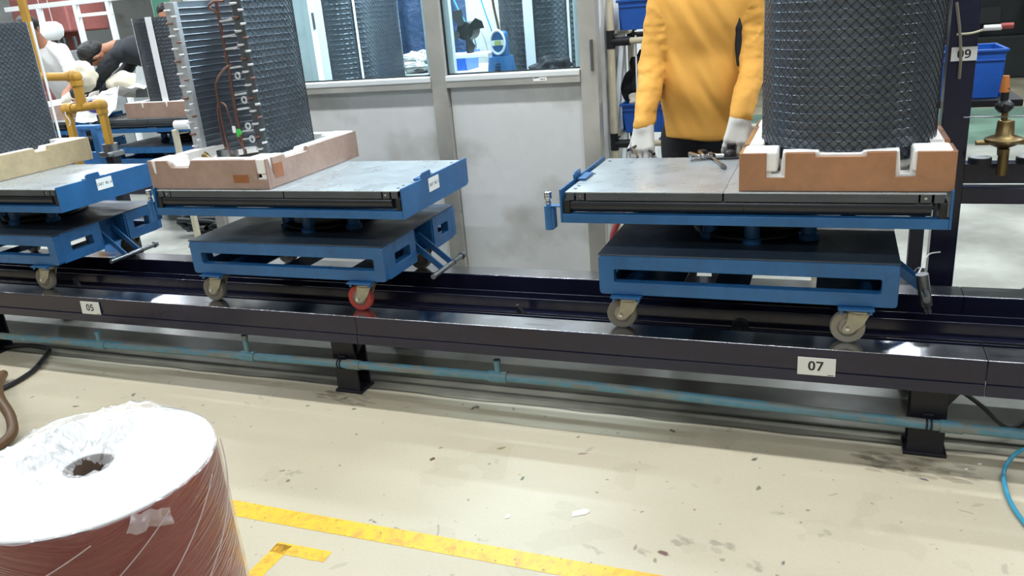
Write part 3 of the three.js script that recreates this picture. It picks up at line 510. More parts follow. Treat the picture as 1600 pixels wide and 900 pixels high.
function makeCoil(label, opts = {}, G = coilStd) {
  const o = thing('condenser_coil', label, 'coil');
  part('outer_fins', G.outer, M.fin, o, true); part('inner_fins', G.inner, M.fin, o, true); part('coil_rim', G.rims, M.fin, o, true);
  const n = part('wire_net', G.net, M.net, o, true); n.userData.kind = 'stuff';
  for (const s of [-1, 1]) {
    const x = s * (G.CR - CT / 2), A = s > 0 ? G.A1 : G.A2;
    part('end_sheet', [rb(CT + 0.004, CH, 0.003, x, CH / 2, -A - 0.002, 0.001)], s > 0 ? M.endPlate : M.plateEdge, o);
    part('end_flange', rb(0.003, CH, 0.022, s * (G.CR - CT - 0.003), CH / 2, -A + 0.01, 0.001), M.endPlate, o);
    if (opts.pins) for (let k = 0; k < 24; k++) { const h = new THREE.Mesh(hairpin, k % 3 ? M.endPlate : M.copper); h.name = 'return_bend'; h.position.set(x + (k % 2 ? 0.01 : -0.01), 0.025 + k * 0.0245, -A - 0.003); h.rotation.set(-Math.PI / 2, 0, k % 2 ? 1.1 : 2.0, 'YXZ'); h.castShadow = h.receiveShadow = true; o.add(h); }
  }
  for (const [s, w, nm] of opts.strips ?? []) { const [x, z, nx, nz] = G.planAt(s, G.CR + 0.009); part(nm ?? 'edge_strip', tr(rb(w, CH + 0.01, 0.004, 0, CH / 2, 0, 0.001), x, 0, z, 0, Math.atan2(nx, nz), 0), M.white, o); }
  return o;
}
const COILY = 0.8215 + 0.075;
const coil7 = makeCoil('dark condenser coil in black net, bow facing out, in the orange-brown tray');
coil7.position.set(0.035, COILY, -2.705);
const coil5 = makeCoil('dark condenser coil seen open-side out with copper pipes and green tag', { pins: true }, coilOpen);
coil5.position.set(-2.275, COILY, -2.81); coil5.rotation.y = Math.PI - 0.07;
{
  // copper header and capillary loops inside the open side (local: open side is -z)
  const c = grp('copper_piping', coil5, [0.0, 0, 0.1]);
  const P = (p, r, n = 'copper_tube', m = M.copper) => part(n, tube(p, r, 60, 8), m, c);
  P([[-0.125, 0.62, -0.315], [-0.127, 0.45, -0.318], [-0.13, 0.34, -0.322], [-0.128, 0.2, -0.325], [-0.13, 0.03, -0.318]], 0.0065, 'header_tube');
  P([[-0.145, 0.375, -0.318], [-0.115, 0.355, -0.335], [-0.075, 0.31, -0.345], [-0.07, 0.28, -0.345], [-0.072, 0.1, -0.345], [-0.072, 0.065, -0.34], [-0.06, 0.052, -0.335], [-0.047, 0.065, -0.335], [-0.047, 0.2, -0.335], [-0.055, 0.225, -0.338], [-0.075, 0.235, -0.34], [-0.095, 0.225, -0.34], [-0.102, 0.2, -0.34], [-0.115, 0.1, -0.33], [-0.13, 0.06, -0.325]], 0.0042);
  P([[-0.075, 0.14, -0.352], [-0.078, 0.09, -0.352], [-0.083, 0.0, -0.345]], 0.003, 'capillary_tube');
  P([[-0.128, 0.56, -0.32], [-0.1, 0.585, -0.33], [-0.118, 0.6, -0.325], [-0.16, 0.6, -0.312]], 0.0045);
  for (const y of [0.53, 0.475, 0.43, 0.36, 0.26, 0.205, 0.12, 0.09, 0.055]) part('stub_tube', [bar([-0.13, y, -0.32], [-0.185, y + 0.004, -0.31], 0.004, 8)], M.endPlate, c);
  for (const [x, y] of [[-0.165, 0.33], [-0.175, 0.24], [-0.17, 0.14], [-0.178, 0.09]]) part('return_loop', new THREE.TorusGeometry(0.011, 0.0042, 8, 18).translate(x, y, -0.318), M.endPlate, c);
  part('green_tag', [rb(0.012, 0.03, 0.004, -0.135, 0.118, -0.342, 0.002, 0, 0, 0.2), rb(0.012, 0.022, 0.004, -0.146, 0.122, -0.342, 0.002, 0, 0, -0.3)], M.greenTag, coil5).position.z = 0.1;
  part('white_tag', rb(0.016, 0.026, 0.003, -0.12, 0.132, -0.344, 0.001), M.white, coil5).position.z = 0.1;
  part('base_bracket', [rb(0.16, 0.006, 0.1, -0.03, 0.006, -0.3, 0.002), rb(0.1, 0.062, 0.003, -0.06, 0.02, -0.335, 0.001), rb(0.004, 0.06, 0.06, -0.01, 0.02, -0.32, 0.001)], M.steel, coil5).position.z = 0.1;
  part('bracket_bolt', [cyl(0.01, 0.012, -0.065, 0.025, -0.341, 'z', 6)], M.zinc, coil5).position.z = 0.1;
  part('service_valve', [lathe([[0, 0], [0.012, 0], [0.013, 0.02], [0.009, 0.024], [0.009, 0.045], [0.014, 0.05], [0.014, 0.062], [0, 0.064]], 0, 0, 0, 'x', 16).rotateZ(0.5).translate(0.03, 0.0, -0.325), cyl(0.008, 0.05, 0.07, 0.0, -0.32, 'z', 12)], M.brass, coil5).position.z = 0.1;
  part('tie_strap', [rb(0.006, 0.09, 0.002, 0.19, -0.03, -0.345, 0.0005)], M.white, coil5).position.z = 0.1;
}
const coil4 = makeCoil('dark condenser coil in black net at the left edge with a white edge strip');
coil4.position.set(-4.02, COILY - 0.005, -2.79);
part('edge_strip', bx(0.004, 0.64, 0.012, 0.256, 0.3, -0.315, 0, 0, -0.02), M.white, coil4);
// second line behind: cart, tray and coil seen between the near coils
const BZ = -4.98;

// ================================================================ PEOPLE
function surfaceNets(f, mn, mx, c) {
  const n = [0, 1, 2].map(i => Math.ceil((mx[i] - mn[i]) / c) + 2), [nx, ny, nz] = n, val = new Float32Array(nx * ny * nz);
  for (let k = 0, o = 0; k < nz; k++) for (let j = 0; j < ny; j++) for (let i = 0; i < nx; i++, o++) val[o] = f(mn[0] + i * c, mn[1] + j * c, mn[2] + k * c);
  const id = new Int32Array(nx * ny * nz).fill(-1), pos = [], idx = [], O = [0, 1, nx, nx + 1, nx * ny, nx * ny + 1, nx * ny + nx, nx * ny + nx + 1];
  const E = [[0, 1], [2, 3], [4, 5], [6, 7], [0, 2], [1, 3], [4, 6], [5, 7], [0, 4], [1, 5], [2, 6], [3, 7]];
  for (let k = 0; k < nz - 1; k++) for (let j = 0; j < ny - 1; j++) for (let i = 0; i < nx - 1; i++) {
    const o = i + nx * (j + ny * k); let m = 0; for (let q = 0; q < 8; q++) if (val[o + O[q]] < 0) m |= 1 << q; if (!m || m === 255) continue;
    let x = 0, y = 0, z = 0, t = 0;
    for (const [a, b] of E) { const va = val[o + O[a]], vb = val[o + O[b]]; if ((va < 0) === (vb < 0)) continue; const u = va / (va - vb); x += (a & 1) + u * ((b & 1) - (a & 1)); y += (a >> 1 & 1) + u * ((b >> 1 & 1) - (a >> 1 & 1)); z += (a >> 2) + u * ((b >> 2) - (a >> 2)); t++; }
    id[o] = pos.length / 3; pos.push(mn[0] + (i + x / t) * c, mn[1] + (j + y / t) * c, mn[2] + (k + z / t) * c);
  }
  const quad = (a, b, d, e, flip) => { if (a < 0 || b < 0 || d < 0 || e < 0) return; flip ? idx.push(a, d, b, a, e, d) : idx.push(a, b, d, a, d, e); };
  for (let k = 1; k < nz - 1; k++) for (let j = 1; j < ny - 1; j++) for (let i = 1; i < nx - 1; i++) {
    const o = i + nx * (j + ny * k), s = val[o] < 0;
    if (s !== val[o + 1] < 0) quad(id[o], id[o - nx], id[o - nx - nx * ny], id[o - nx * ny], s);
    if (s !== val[o + nx] < 0) quad(id[o], id[o - nx * ny], id[o - 1 - nx * ny], id[o - 1], s);
    if (s !== val[o + nx * ny] < 0) quad(id[o], id[o - 1], id[o - 1 - nx], id[o - nx], s);
  }
  const nor = new Float32Array(pos.length), h = c * 0.6;
  for (let i = 0; i < pos.length; i += 3) { const [x, y, z] = [pos[i], pos[i + 1], pos[i + 2]]; let a = f(x + h, y, z) - f(x - h, y, z), b = f(x, y + h, z) - f(x, y - h, z), d = f(x, y, z + h) - f(x, y, z - h); const l = Math.hypot(a, b, d) || 1; nor[i] = a / l; nor[i + 1] = b / l; nor[i + 2] = d / l; }
  // check winding against the gradient
  if (idx.length) { let s = 0; for (let q = 0; q < Math.min(idx.length, 300); q += 3) { const [a, b, d] = [idx[q] * 3, idx[q + 1] * 3, idx[q + 2] * 3]; const e1 = V(pos[b] - pos[a], pos[b + 1] - pos[a + 1], pos[b + 2] - pos[a + 2]), e2 = V(pos[d] - pos[a], pos[d + 1] - pos[a + 1], pos[d + 2] - pos[a + 2]); s += e1.cross(e2).dot(V(nor[a], nor[a + 1], nor[a + 2])); } if (s < 0) for (let q = 0; q < idx.length; q += 3) { const t = idx[q + 1]; idx[q + 1] = idx[q + 2]; idx[q + 2] = t; } }
  const g = new THREE.BufferGeometry(); g.setAttribute('position', new THREE.Float32BufferAttribute(pos, 3)); g.setAttribute('normal', new THREE.BufferAttribute(nor, 3)); g.setIndex(idx); return g;
}
function cap(a, b, ra, rb_) {                                  // tapered capsule distance
  const [ax, ay, az] = a, dx = b[0] - ax, dy = b[1] - ay, dz = b[2] - az, l2 = dx * dx + dy * dy + dz * dz || 1e-9;
  return (x, y, z) => { let t = ((x - ax) * dx + (y - ay) * dy + (z - az) * dz) / l2; t = t < 0 ? 0 : t > 1 ? 1 : t; return Math.hypot(x - ax - dx * t, y - ay - dy * t, z - az - dz * t) - (ra + (rb_ - ra) * t); };
}
function smin(list, k) { return (x, y, z) => { let d = list[0](x, y, z); for (let i = 1; i < list.length; i++) { const e = list[i](x, y, z), h = Math.max(k - Math.abs(d - e), 0) / k; d = Math.min(d, e) - h * h * k * 0.25; } return d; }; }
const add = (a, b, s = 1) => [a[0] + b[0] * s, a[1] + b[1] * s, a[2] + b[2] * s];
const mix = (a, b, t) => [a[0] + (b[0] - a[0]) * t, a[1] + (b[1] - a[1]) * t, a[2] + (b[2] - a[2]) * t];
const nrm = a => { const l = Math.hypot(...a); return a.map(v => v / l); };
const crs = (a, b) => [a[1] * b[2] - a[2] * b[1], a[2] * b[0] - a[0] * b[2], a[0] * b[1] - a[1] * b[0]];
function bounds(pts, m) { const mn = [0, 1, 2].map(i => Math.min(...pts.map(p => p[i])) - m), mx = [0, 1, 2].map(i => Math.max(...pts.map(p => p[i])) + m); return [mn, mx]; }
// hand: wrist point, finger direction, palm normal, direction to the thumb side, curl per joint
function handField(w, d, n, curl, thumbIn, fat = 1, el = null, hs = 1) {
  d = nrm(d); const t0 = nrm(crs(d, n)); n = nrm(crs(t0, d)); const t = thumbIn > 0 ? t0 : t0.map(v => -v); const L = [], pts = [w];
  const at = (a, b, c) => [0, 1, 2].map(i => w[i] + (d[i] * a + t[i] * b + n[i] * c) * hs);
  L.push(cap(el ? mix(w, el, 0.16) : at(-0.05, 0, 0), at(0.01, 0, 0), 0.026, 0.027 * fat));
  for (const b of [0.028, 0.01, -0.01, -0.027]) L.push(cap(at(0.0, b * 0.6, 0), at(0.082 - Math.abs(b) * 0.25, b, 0.002), 0.017 * fat, 0.0125 * fat));
  L.push(cap(at(0.012, 0.014, 0.004), at(0.05, 0.036, 0.012), 0.018 * fat, 0.014 * fat));
  const fs = [], ln = [0.074, 0.082, 0.076, 0.06];
  [0.03, 0.0105, -0.0105, -0.029].forEach((b, i) => {
    let p = at(0.08 - Math.abs(b) * 0.3, b, 0.002), a = curl[i] * 0.6; const sp = b * 1.2, sg = [];
    [0.45, 0.3, 0.25].forEach((q, j) => { const dir = [0, 1, 2].map(k => d[k] * Math.cos(a) + n[k] * Math.sin(a) + t[k] * sp * 3.0); const e = add(p, nrm(dir), ln[i] * q * hs); sg.push(cap(p, e, (0.0098 - j * 0.0008) * fat, (0.0092 - j * 0.0009) * fat)); p = e; pts.push(p); a += curl[i] * (j ? 0.7 : 1); });
    fs.push(smin(sg, 0.004));
  });
  { let p = at(0.045, 0.034, 0.012); const dirs = [[0.75, 0.55, 0.35], [0.86, 0.15, 0.5], [0.85, -0.15, 0.5]], sg = []; [0.036, 0.03, 0.024].forEach((q, j) => { const e = add(p, nrm([0, 1, 2].map(k => d[k] * dirs[j][0] + t[k] * dirs[j][1] + n[k] * dirs[j][2])), q * hs); sg.push(cap(p, e, (0.0118 - j * 0.001) * fat, (0.011 - j * 0.001) * fat)); p = e; pts.push(p); }); fs.push(smin(sg, 0.004)); }
  const palm = smin(L, 0.012);
  return { f: (x, y, z) => { let v = palm(x, y, z); let m = 9; for (const q of fs) { const e = q(x, y, z); if (e < m) m = e; } const k = 0.006, h = Math.max(k - Math.abs(v - m), 0) / k; return Math.min(v, m) - h * h * k * 0.25; }, pts: [...pts, at(-0.06, 0, 0), at(0.09, 0.05, 0), at(0.09, -0.05, 0)] };
}
function makePerson(label, J, S) {
  const o = thing('person', label, 'person'), cell = S.cell ?? 0.014, fat = S.fat ?? 1;
  const face = nrm(J.face), up = nrm(add(J.head, J.neck, -1)), side = nrm(crs(up, face)), fw = nrm(crs(side, up));
  const hp = (a, b, c) => [0, 1, 2].map(i => J.head[i] + side[i] * a + up[i] * b + fw[i] * c);
  const tside = nrm(add(J.shL, J.shR, -1)), hside = nrm(add(J.hipL, J.hipR, -1));
  const sh = (c, k, s = tside) => add(c, s, k);
  // continuous body
  const B = [];
  for (const s of [-1, 1]) B.push(cap(sh(J.chest, 0.065 * s), sh(J.waist, 0.055 * s), 0.085, 0.08), cap(sh(J.waist, 0.055 * s), sh(J.pelvis, 0.06 * s, hside), 0.08, 0.085));
  for (const q of ['L', 'R']) { B.push(cap(J.chest, J['sh' + q], 0.07, 0.05), cap(J['sh' + q], J['el' + q], 0.045, 0.036), cap(J['el' + q], J['wr' + q], 0.036, 0.024), cap(J['hip' + q], J['kn' + q], 0.075, 0.05), cap(J['kn' + q], J['an' + q], 0.05, 0.034), cap(J['an' + q], add(J['an' + q], [face[0] * 0.14, -0.05, face[2] * 0.14]), 0.032, 0.025)); }
  B.push(cap(J.chest, J.neck, 0.07, 0.05), cap(J.neck, hp(0, -0.05, -0.01), 0.05, 0.05));
  const bodyF = smin(B, 0.03); const keys = Object.keys(J).filter(k => k !== 'face'); let [mn, mx] = bounds(keys.map(k => J[k]), 0.2);
  const headL = [cap(hp(0, 0.03, -0.015), hp(0, 0.025, 0.01), 0.082, 0.08), cap(hp(0, -0.04, 0.02), hp(0, -0.075, 0.045), 0.062, 0.036), cap(hp(0, 0.01, 0.086), hp(0, -0.025, 0.104), 0.008, 0.013), cap(hp(0.014, -0.026, 0.095), hp(-0.014, -0.026, 0.095), 0.008, 0.008), cap(hp(0.02, -0.058, 0.078), hp(-0.02, -0.058, 0.078), 0.009, 0.009), cap(hp(0.03, 0.024, 0.078), hp(0.012, 0.022, 0.084), 0.008, 0.006), cap(hp(-0.03, 0.024, 0.078), hp(-0.012, 0.022, 0.084), 0.008, 0.006)];
  for (const s of [-1, 1]) headL.push(cap(hp(0.078 * s, 0.02, -0.01), hp(0.074 * s, -0.02, -0.005), 0.012, 0.008));
  const headF = smin(headL, 0.014), hb = bounds([J.head], 0.16);
  const geos = [surfaceNets(bodyF, mn, mx, cell), surfaceNets((x, y, z) => headF(x, y, z), hb[0], hb[1], S.headCell ?? 0.006)];
  const hands = {};
  for (const q of ['L', 'R']) { const h = S['hand' + q]; const H = handField(J['wr' + q], h.d, h.n, h.curl ?? [0.7, 0.75, 0.8, 0.85], h.thumb, S.glove ? 1.18 : 1, J['el' + q], S.glove ? 1.1 : 1); const [a, b] = bounds(H.pts, 0.03); hands[q] = surfaceNets(H.f, a, b, S.handCell ?? 0.0032); if (!S.glove) geos.push(hands[q]); }
  part('body', geos, M.skin, o);
  for (const s of [-1, 1]) part('eye', [new THREE.SphereGeometry(0.011, 12, 8).translate(...hp(0.03 * s, 0.008, 0.071))], M.white, o);
  if (S.glove) for (const q of ['L', 'R']) part('work_glove', hands[q], M.glove, o);
  // hair cap
  const hair = smin([cap(hp(0, 0.042, -0.022), hp(0, 0.036, 0.0), 0.09, 0.086), cap(hp(0, 0.0, -0.05), hp(0, -0.03, -0.05), 0.062, 0.05), cap(hp(0.03, 0.09, 0.05), hp(-0.03, 0.095, 0.045), 0.026, 0.026)], 0.03);
  part('hair', surfaceNets((x, y, z) => { const r = [x - J.head[0], y - J.head[1], z - J.head[2]], a = r[0] * fw[0] + r[1] * fw[1] + r[2] * fw[2], b = r[0] * up[0] + r[1] * up[1] + r[2] * up[2]; return Math.max(hair(x, y, z) + 0.004 * (vnoise(x * 90, y * 90, z * 90) - 0.5), a - 0.02 - Math.max(0, b - 0.045) * 1.6); }, hb[0], hb[1], S.headCell ?? 0.006), M.hair, o);
  // shirt
  const C = [];
  for (const s of [-1, 1]) C.push(cap(sh(J.chest, 0.07 * s), sh(J.waist, 0.056 * s), 0.096, 0.088 * fat), cap(sh(J.waist, 0.056 * s), sh(J.hem, 0.058 * s, hside), 0.088 * fat, 0.094));
  C.push(cap(J.shL, J.shR, 0.062, 0.062), cap(J.chest, J.neck, 0.085, 0.05));
  const arms = []; for (const q of ['L', 'R']) { const e = S.sleeve < 1 ? mix(J['sh' + q], J['el' + q], S.sleeve * 2) : J['el' + q]; arms.push(cap(J['sh' + q], e, 0.064, S.sleeve < 1 ? 0.062 : 0.052)); if (S.sleeve >= 1) arms.push(cap(J['el' + q], mix(J['el' + q], J['wr' + q], 0.97), 0.052, 0.041)); }
  const torso = smin(C, 0.09), arm = smin(arms, 0.02), hemUp = nrm(add(J.waist, J.hem, -1)), neckUp = nrm(add(J.neck, J.chest, -1));
  const cutHem = add(J.hem, hemUp, -0.02);
  const shirtF = (x, y, z) => {
    const n = (x - J.neck[0]) * neckUp[0] + (y - J.neck[1]) * neckUp[1] + (z - J.neck[2]) * neckUp[2] - 0.005; let t = Math.max(torso(x, y, z), n), a = arm(x, y, z); const hh = Math.max(0.018 - Math.abs(t - a), 0) / 0.018; let d = Math.min(t, a) - hh * hh * 0.018 * 0.25;
    const fold = Math.abs(t) < 0.05 ? 0.016 * (vnoise(x * 9 + y * 4 + 3, y * 5 + x * 9, z * 5) - 0.5) + 0.010 * (vnoise(x * 26 + y * 10, y * 14 + x * 12, z * 16) - 0.5) : 0; d += fold;
    if (a < t) d += 0.008 * (vnoise(x * 16 + y * 22, y * 46 - x * 20 + z * 14, z * 18) - 0.5) + 0.0035 * (vnoise(x * 30, y * 80 + x * 26, z * 30) - 0.5);
    const c = -((x - cutHem[0]) * hemUp[0] + (y - cutHem[1]) * hemUp[1] + (z - cutHem[2]) * hemUp[2]) + 0.008 * Math.sin(x * 18);
    return Math.max(d, c);
  };
  const sk = ['shL', 'shR', 'elL', 'elR', 'wrL', 'wrR', 'hem', 'neck', 'chest', 'waist'];[mn, mx] = bounds(sk.map(k => J[k]), 0.16);
  part('shirt', surfaceNets(shirtF, mn, mx, S.shirtCell ?? cell), S.shirt, o);
  if (S.gapShade) part('underarm_shade', surfaceNets(smin(S.gapShade.map(([a, b, p, q]) => cap(a, b, p, q)), 0.01), ...bounds(S.gapShade.flatMap(q => [q[0], q[1]]), 0.05), 0.005), M.shirtBlack, o);  // added black strip painting the shaded gap under the arm
  // trousers
  const Tt = []; for (const s of [-1, 1]) Tt.push(cap(sh(J.hem, 0.05 * s, hside), sh(J.pelvis, 0.06 * s, hside), 0.09, 0.098)); for (const q of ['L', 'R']) Tt.push(cap(J['hip' + q], J['kn' + q], 0.09, 0.068), cap(J['kn' + q], add(J['an' + q], [0, 0.02, 0]), 0.068, 0.055));
  const tf = smin(Tt, 0.03), top = add(J.hem, hemUp, 0.06);[mn, mx] = bounds(['hem', 'pelvis', 'hipL', 'hipR', 'knL', 'knR', 'anL', 'anR'].map(k => J[k]), 0.16);
  part('trousers', surfaceNets((x, y, z) => Math.max(tf(x, y, z) + 0.006 * (vnoise(x * 12, y * 14, z * 12) - 0.5), (x - top[0]) * hemUp[0] + (y - top[1]) * hemUp[1] + (z - top[2]) * hemUp[2]), mn, mx, cell), S.trousers, o);
  for (const q of ['L', 'R']) { const a = J['an' + q], e = add(a, [face[0] * 0.17, -0.055, face[2] * 0.17]); part('shoe', surfaceNets((x, y, z) => Math.max(smin([cap(add(a, [-face[0] * 0.03, -0.03, -face[2] * 0.03]), e, 0.05, 0.038)], 0.01)(x, y, z), -(y - (a[1] - 0.088))), ...bounds([a, e], 0.09), 0.008), M.shoe, o); }
  return o;
}
// worker in yellow behind the right-hand cart, facing the viewer
makePerson('person in mustard-yellow long-sleeved top and white work gloves holding tools', {
  head: [-0.46, 1.60, -3.24], face: [0.0, -0.35, 1], neck: [-0.47, 1.455, -3.29], chest: [-0.475, 1.27, -3.3], waist: [-0.485, 1.04, -3.295], hem: [-0.485, 0.858, -3.285], pelvis: [-0.485, 0.87, -3.3],
  shR: [-0.635, 1.36, -3.3], elR: [-0.675, 1.13, -3.25], wrR: [-0.672, 0.925, -3.05], shL: [-0.305, 1.355, -3.3], elL: [-0.292, 1.13, -3.25], wrL: [-0.318, 0.945, -3.05],
  hipR: [-0.565, 0.83, -3.3], hipL: [-0.405, 0.83, -3.3], knR: [-0.575, 0.48, -3.28], knL: [-0.395, 0.48, -3.28], anR: [-0.575, 0.09, -3.32], anL: [-0.395, 0.09, -3.32],
}, { shirt: M.shirtYellow, trousers: M.trousers, sleeve: 1, glove: true, gapShade: [[[-0.354, 1.345, -3.24], [-0.352, 1.25, -3.23], 0.012, 0.0165], [[-0.352, 1.25, -3.23], [-0.342, 1.12, -3.228], 0.0165, 0.012]], cell: 0.012, shirtCell: 0.009, fat: 0.98,
  handR: { d: [0.02, -0.9, 0.42], n: [0.15, -0.42, -0.9], thumb: -1, curl: [0.42, 0.46, 0.5, 0.55] }, handL: { d: [-0.12, -0.88, 0.42], n: [-0.1, -0.42, -0.9], thumb: 1, curl: [0.45, 0.5, 0.55, 0.6] } });
// second line: worker in black bending over a tray, worker in white at his left, another white top behind
makePerson('person in black top bending over a tray on the second line', {
  head: [-5.690, 1.29, -5.22], face: [-0.75, -0.75, 0.35], neck: [-5.570, 1.33, -5.33], chest: [-5.410, 1.29, -5.42], waist: [-5.190, 1.16, -5.52], hem: [-5.070, 1.03, -5.55], pelvis: [-5.050, 0.95, -5.56],
  shL: [-5.550, 1.32, -5.58], elL: [-5.780, 1.1, -5.55], wrL: [-5.880, 0.98, -5.35], shR: [-5.490, 1.27, -5.24], elR: [-5.690, 1.06, -5.14], wrR: [-5.910, 0.99, -5.1],
  hipR: [-5.050, 0.9, -5.48], hipL: [-5.050, 0.9, -5.64], knR: [-5.030, 0.5, -5.48], knL: [-5.030, 0.5, -5.64], anR: [-5.050, 0.09, -5.48], anL: [-5.050, 0.09, -5.64],
}, { shirt: M.shirtBlack, trousers: M.trousers, sleeve: 1, glove: true, cell: 0.018, shirtCell: 0.014, headCell: 0.008, handCell: 0.005, handR: { d: [-0.9, -0.3, 0.1], n: [0, -1, 0.2], thumb: 1 }, handL: { d: [-0.9, -0.3, 0.1], n: [0, -1, 0.2], thumb: -1 } });
makePerson('person in white short-sleeved top leaning over the second line', {
  head: [-6.46, 1.52, -5.3], face: [0.2, -0.6, 0.7], neck: [-6.5, 1.4, -5.42], chest: [-6.52, 1.25, -5.52], waist: [-6.54, 1.05, -5.6], hem: [-6.55, 0.92, -5.64], pelvis: [-6.55, 0.9, -5.66],
  shL: [-6.36, 1.33, -5.48], elL: [-6.18, 1.08, -5.4], wrL: [-6.1, 1.0, -5.2], shR: [-6.7, 1.33, -5.5], elR: [-6.8, 1.1, -5.42], wrR: [-6.7, 0.97, -5.2],
  hipR: [-6.64, 0.86, -5.66], hipL: [-6.46, 0.86, -5.66], knR: [-6.64, 0.48, -5.64], knL: [-6.46, 0.48, -5.64], anR: [-6.64, 0.09, -5.68], anL: [-6.46, 0.09, -5.68],
}, { shirt: M.shirtWhite, trousers: M.trousers, sleeve: 0.42, cell: 0.018, shirtCell: 0.016, headCell: 0.008, handCell: 0.005, handR: { d: [0.4, -0.4, 0.8], n: [0, -0.9, -0.3], thumb: -1 }, handL: { d: [0.6, -0.3, 0.7], n: [0, -0.9, -0.3], thumb: 1 } });
makePerson('person in white top standing behind the worker in black', {
  head: [-6.16, 1.56, -6.62], face: [0.6, -0.3, 0.7], neck: [-6.18, 1.43, -6.66], chest: [-6.18, 1.26, -6.68], waist: [-6.18, 1.04, -6.66], hem: [-6.18, 0.9, -6.66], pelvis: [-6.18, 0.88, -6.66],
  shL: [-6.02, 1.36, -6.72], elL: [-5.98, 1.1, -6.68], wrL: [-5.96, 0.98, -6.5], shR: [-6.34, 1.36, -6.64], elR: [-6.4, 1.1, -6.6], wrR: [-6.36, 0.98, -6.42],
  hipR: [-6.27, 0.84, -6.66], hipL: [-6.1, 0.84, -6.66], knR: [-6.27, 0.48, -6.65], knL: [-6.1, 0.48, -6.65], anR: [-6.27, 0.09, -6.68], anL: [-6.1, 0.09, -6.68],
}, { shirt: M.shirtWhite, trousers: M.trousersCream, sleeve: 1, cell: 0.02, shirtCell: 0.018, headCell: 0.009, handCell: 0.006, handR: { d: [0.1, -0.8, 0.5], n: [0.2, -0.4, -0.9], thumb: -1 }, handL: { d: [0, -0.8, 0.5], n: [-0.2, -0.4, -0.9], thumb: 1 } });

// ---------------------------------------------------------------- hand tools on the cart
const PT = RY + 0.4638;                                        // top of the platform sheet
{
  const o = thing('pipe_clamp_tool', 'shiny chrome clamp tool lying on the grey platform', 'tool', [-0.452, PT + 0.014, -2.93], 0.5);
  part('jaw', [rb(0.014, 0.018, 0.075, -0.013, 0, 0, 0.006, 0, 0.18, 0), rb(0.014, 0.018, 0.075, 0.013, 0, 0, 0.006, 0, -0.18, 0)], M.chrome, o);
  part('screw', [cyl(0.006, 0.06, 0, 0, 0.03, 'x', 12), cyl(0.012, 0.014, -0.033, 0, 0.03, 'x', 14), cyl(0.012, 0.014, 0.033, 0, 0.03, 'x', 14)], M.chrome, o);
  part('grip', [rb(0.03, 0.02, 0.035, 0.03, 0, -0.035, 0.006)], M.black, o);
}
{
  const o = thing('socket_wrench', 'steel socket wrench with slim shaft pointing to the viewer', 'tool', [-0.375, PT + 0.008, -2.83], 0.0);
  part('shaft', bar([-0.03, 0, -0.1], [0.03, 0, 0.06], 0.005, 12), M.chrome, o);
  part('socket', [bar([0.026, 0.0, 0.05], [0.036, 0.0, 0.078], 0.0085, 14), bar([0.036, 0, 0.078], [0.041, 0, 0.092], 0.007, 14)], M.steel, o);
  part('ratchet_head', [cyl(0.016, 0.016, -0.034, 0.002, -0.108, 'y', 18)], M.black, o);
}
single('hex_key', 'thin dark hex key lying behind the socket wrench', 'tool', [tube([[-0.4, PT + 0.005, -2.9], [-0.33, PT + 0.005, -2.91], [-0.3, PT + 0.005, -2.915]], 0.004, 16, 6)], M.black);
{
  const o = thing('cordless_driver', 'black tool with metal tip held in the glove beside the tray', 'tool', [-0.342, -0.008, -2.985]);
  part('grip_body', [cyl(0.014, 0.04, 0, 0.85, -0.004, 'y', 16, 0.016), lathe([[0, 0.0], [0.02, 0.004], [0.023, 0.02], [0.016, 0.034], [0, 0.036]], 0.0, 0.836, 0.016, 'z', 18)], M.black, o);
  part('chuck', [cyl(0.008, 0.06, -0.02, 0.835, 0.03, 'x', 12), cyl(0.006, 0.02, -0.06, 0.838, 0.03, 'x', 10)], M.chrome, o);
}
{
  const o = thing('pliers', 'dark pliers with bright tip held in the left-hand glove', 'tool', [-0.668, -0.006, -2.99]);
  part('handle', [tube([[0.012, 0.87, -0.03], [0.02, 0.852, -0.02], [0.045, 0.835, 0.0]], 0.006, 16, 8), tube([[-0.01, 0.87, -0.03], [-0.03, 0.86, -0.02], [-0.06, 0.848, -0.01]], 0.006, 16, 8)], M.black, o);
  part('jaw', [flat([-0.036, 0.86, 0.012], [-0.012, 0.828, 0.03], 0.014, 0.008)], M.chrome, o);
}

// ================================================================ SECOND LINE BEHIND, LEFT
{
  const o = thing('conveyor_track', 'dark navy track of the second line in the background', 'conveyor');
  const x0 = -9.5, x1 = -3.4, L = x1 - x0, c = (x0 + x1) / 2;
  for (const z of [BZ + 0.31, BZ - 0.2]) part('rail', rb(L, 0.1, 0.1, c, RY - 0.05, z, 0.004), M.navy, o);
  for (const x of [-9.2, -7.2, -5.2, -3.6]) for (const z of [BZ + 0.31, BZ - 0.2]) part('leg', rb(0.08, 0.257, 0.08, x, 0.1285, z, 0.002), M.navyDull, o);
}
const cartB = copy(cart4, 'blue two-tier cart on the second line in the background', [-4.72, RY, BZ], 0, 'carts on the second line');
const cartC = copy(cart4, 'blue two-tier cart on the second line below the bending worker', [-6.1, RY, BZ], 0, 'carts on the second line');
for (const c of [cartB, cartC]) { const l = c.getObjectByName('cart_label'); l.parent.remove(l); }
const tray5b = makeTray('brown wrapped foam tray on the second line under the white-striped coil', M.tanGrey, [[-0.13, -0.1, 0.035, 0], [0.1, 0.13, 0.035, 0]], [[0.0, 0.08, 0.02, 0.004]]);
tray5b.position.set(-4.66, 0.8215, BZ - 0.02);
copy(tray5b, 'brown wrapped foam tray on the second line in front of the worker in black', [-6.05, 0.8215, BZ - 0.02]);
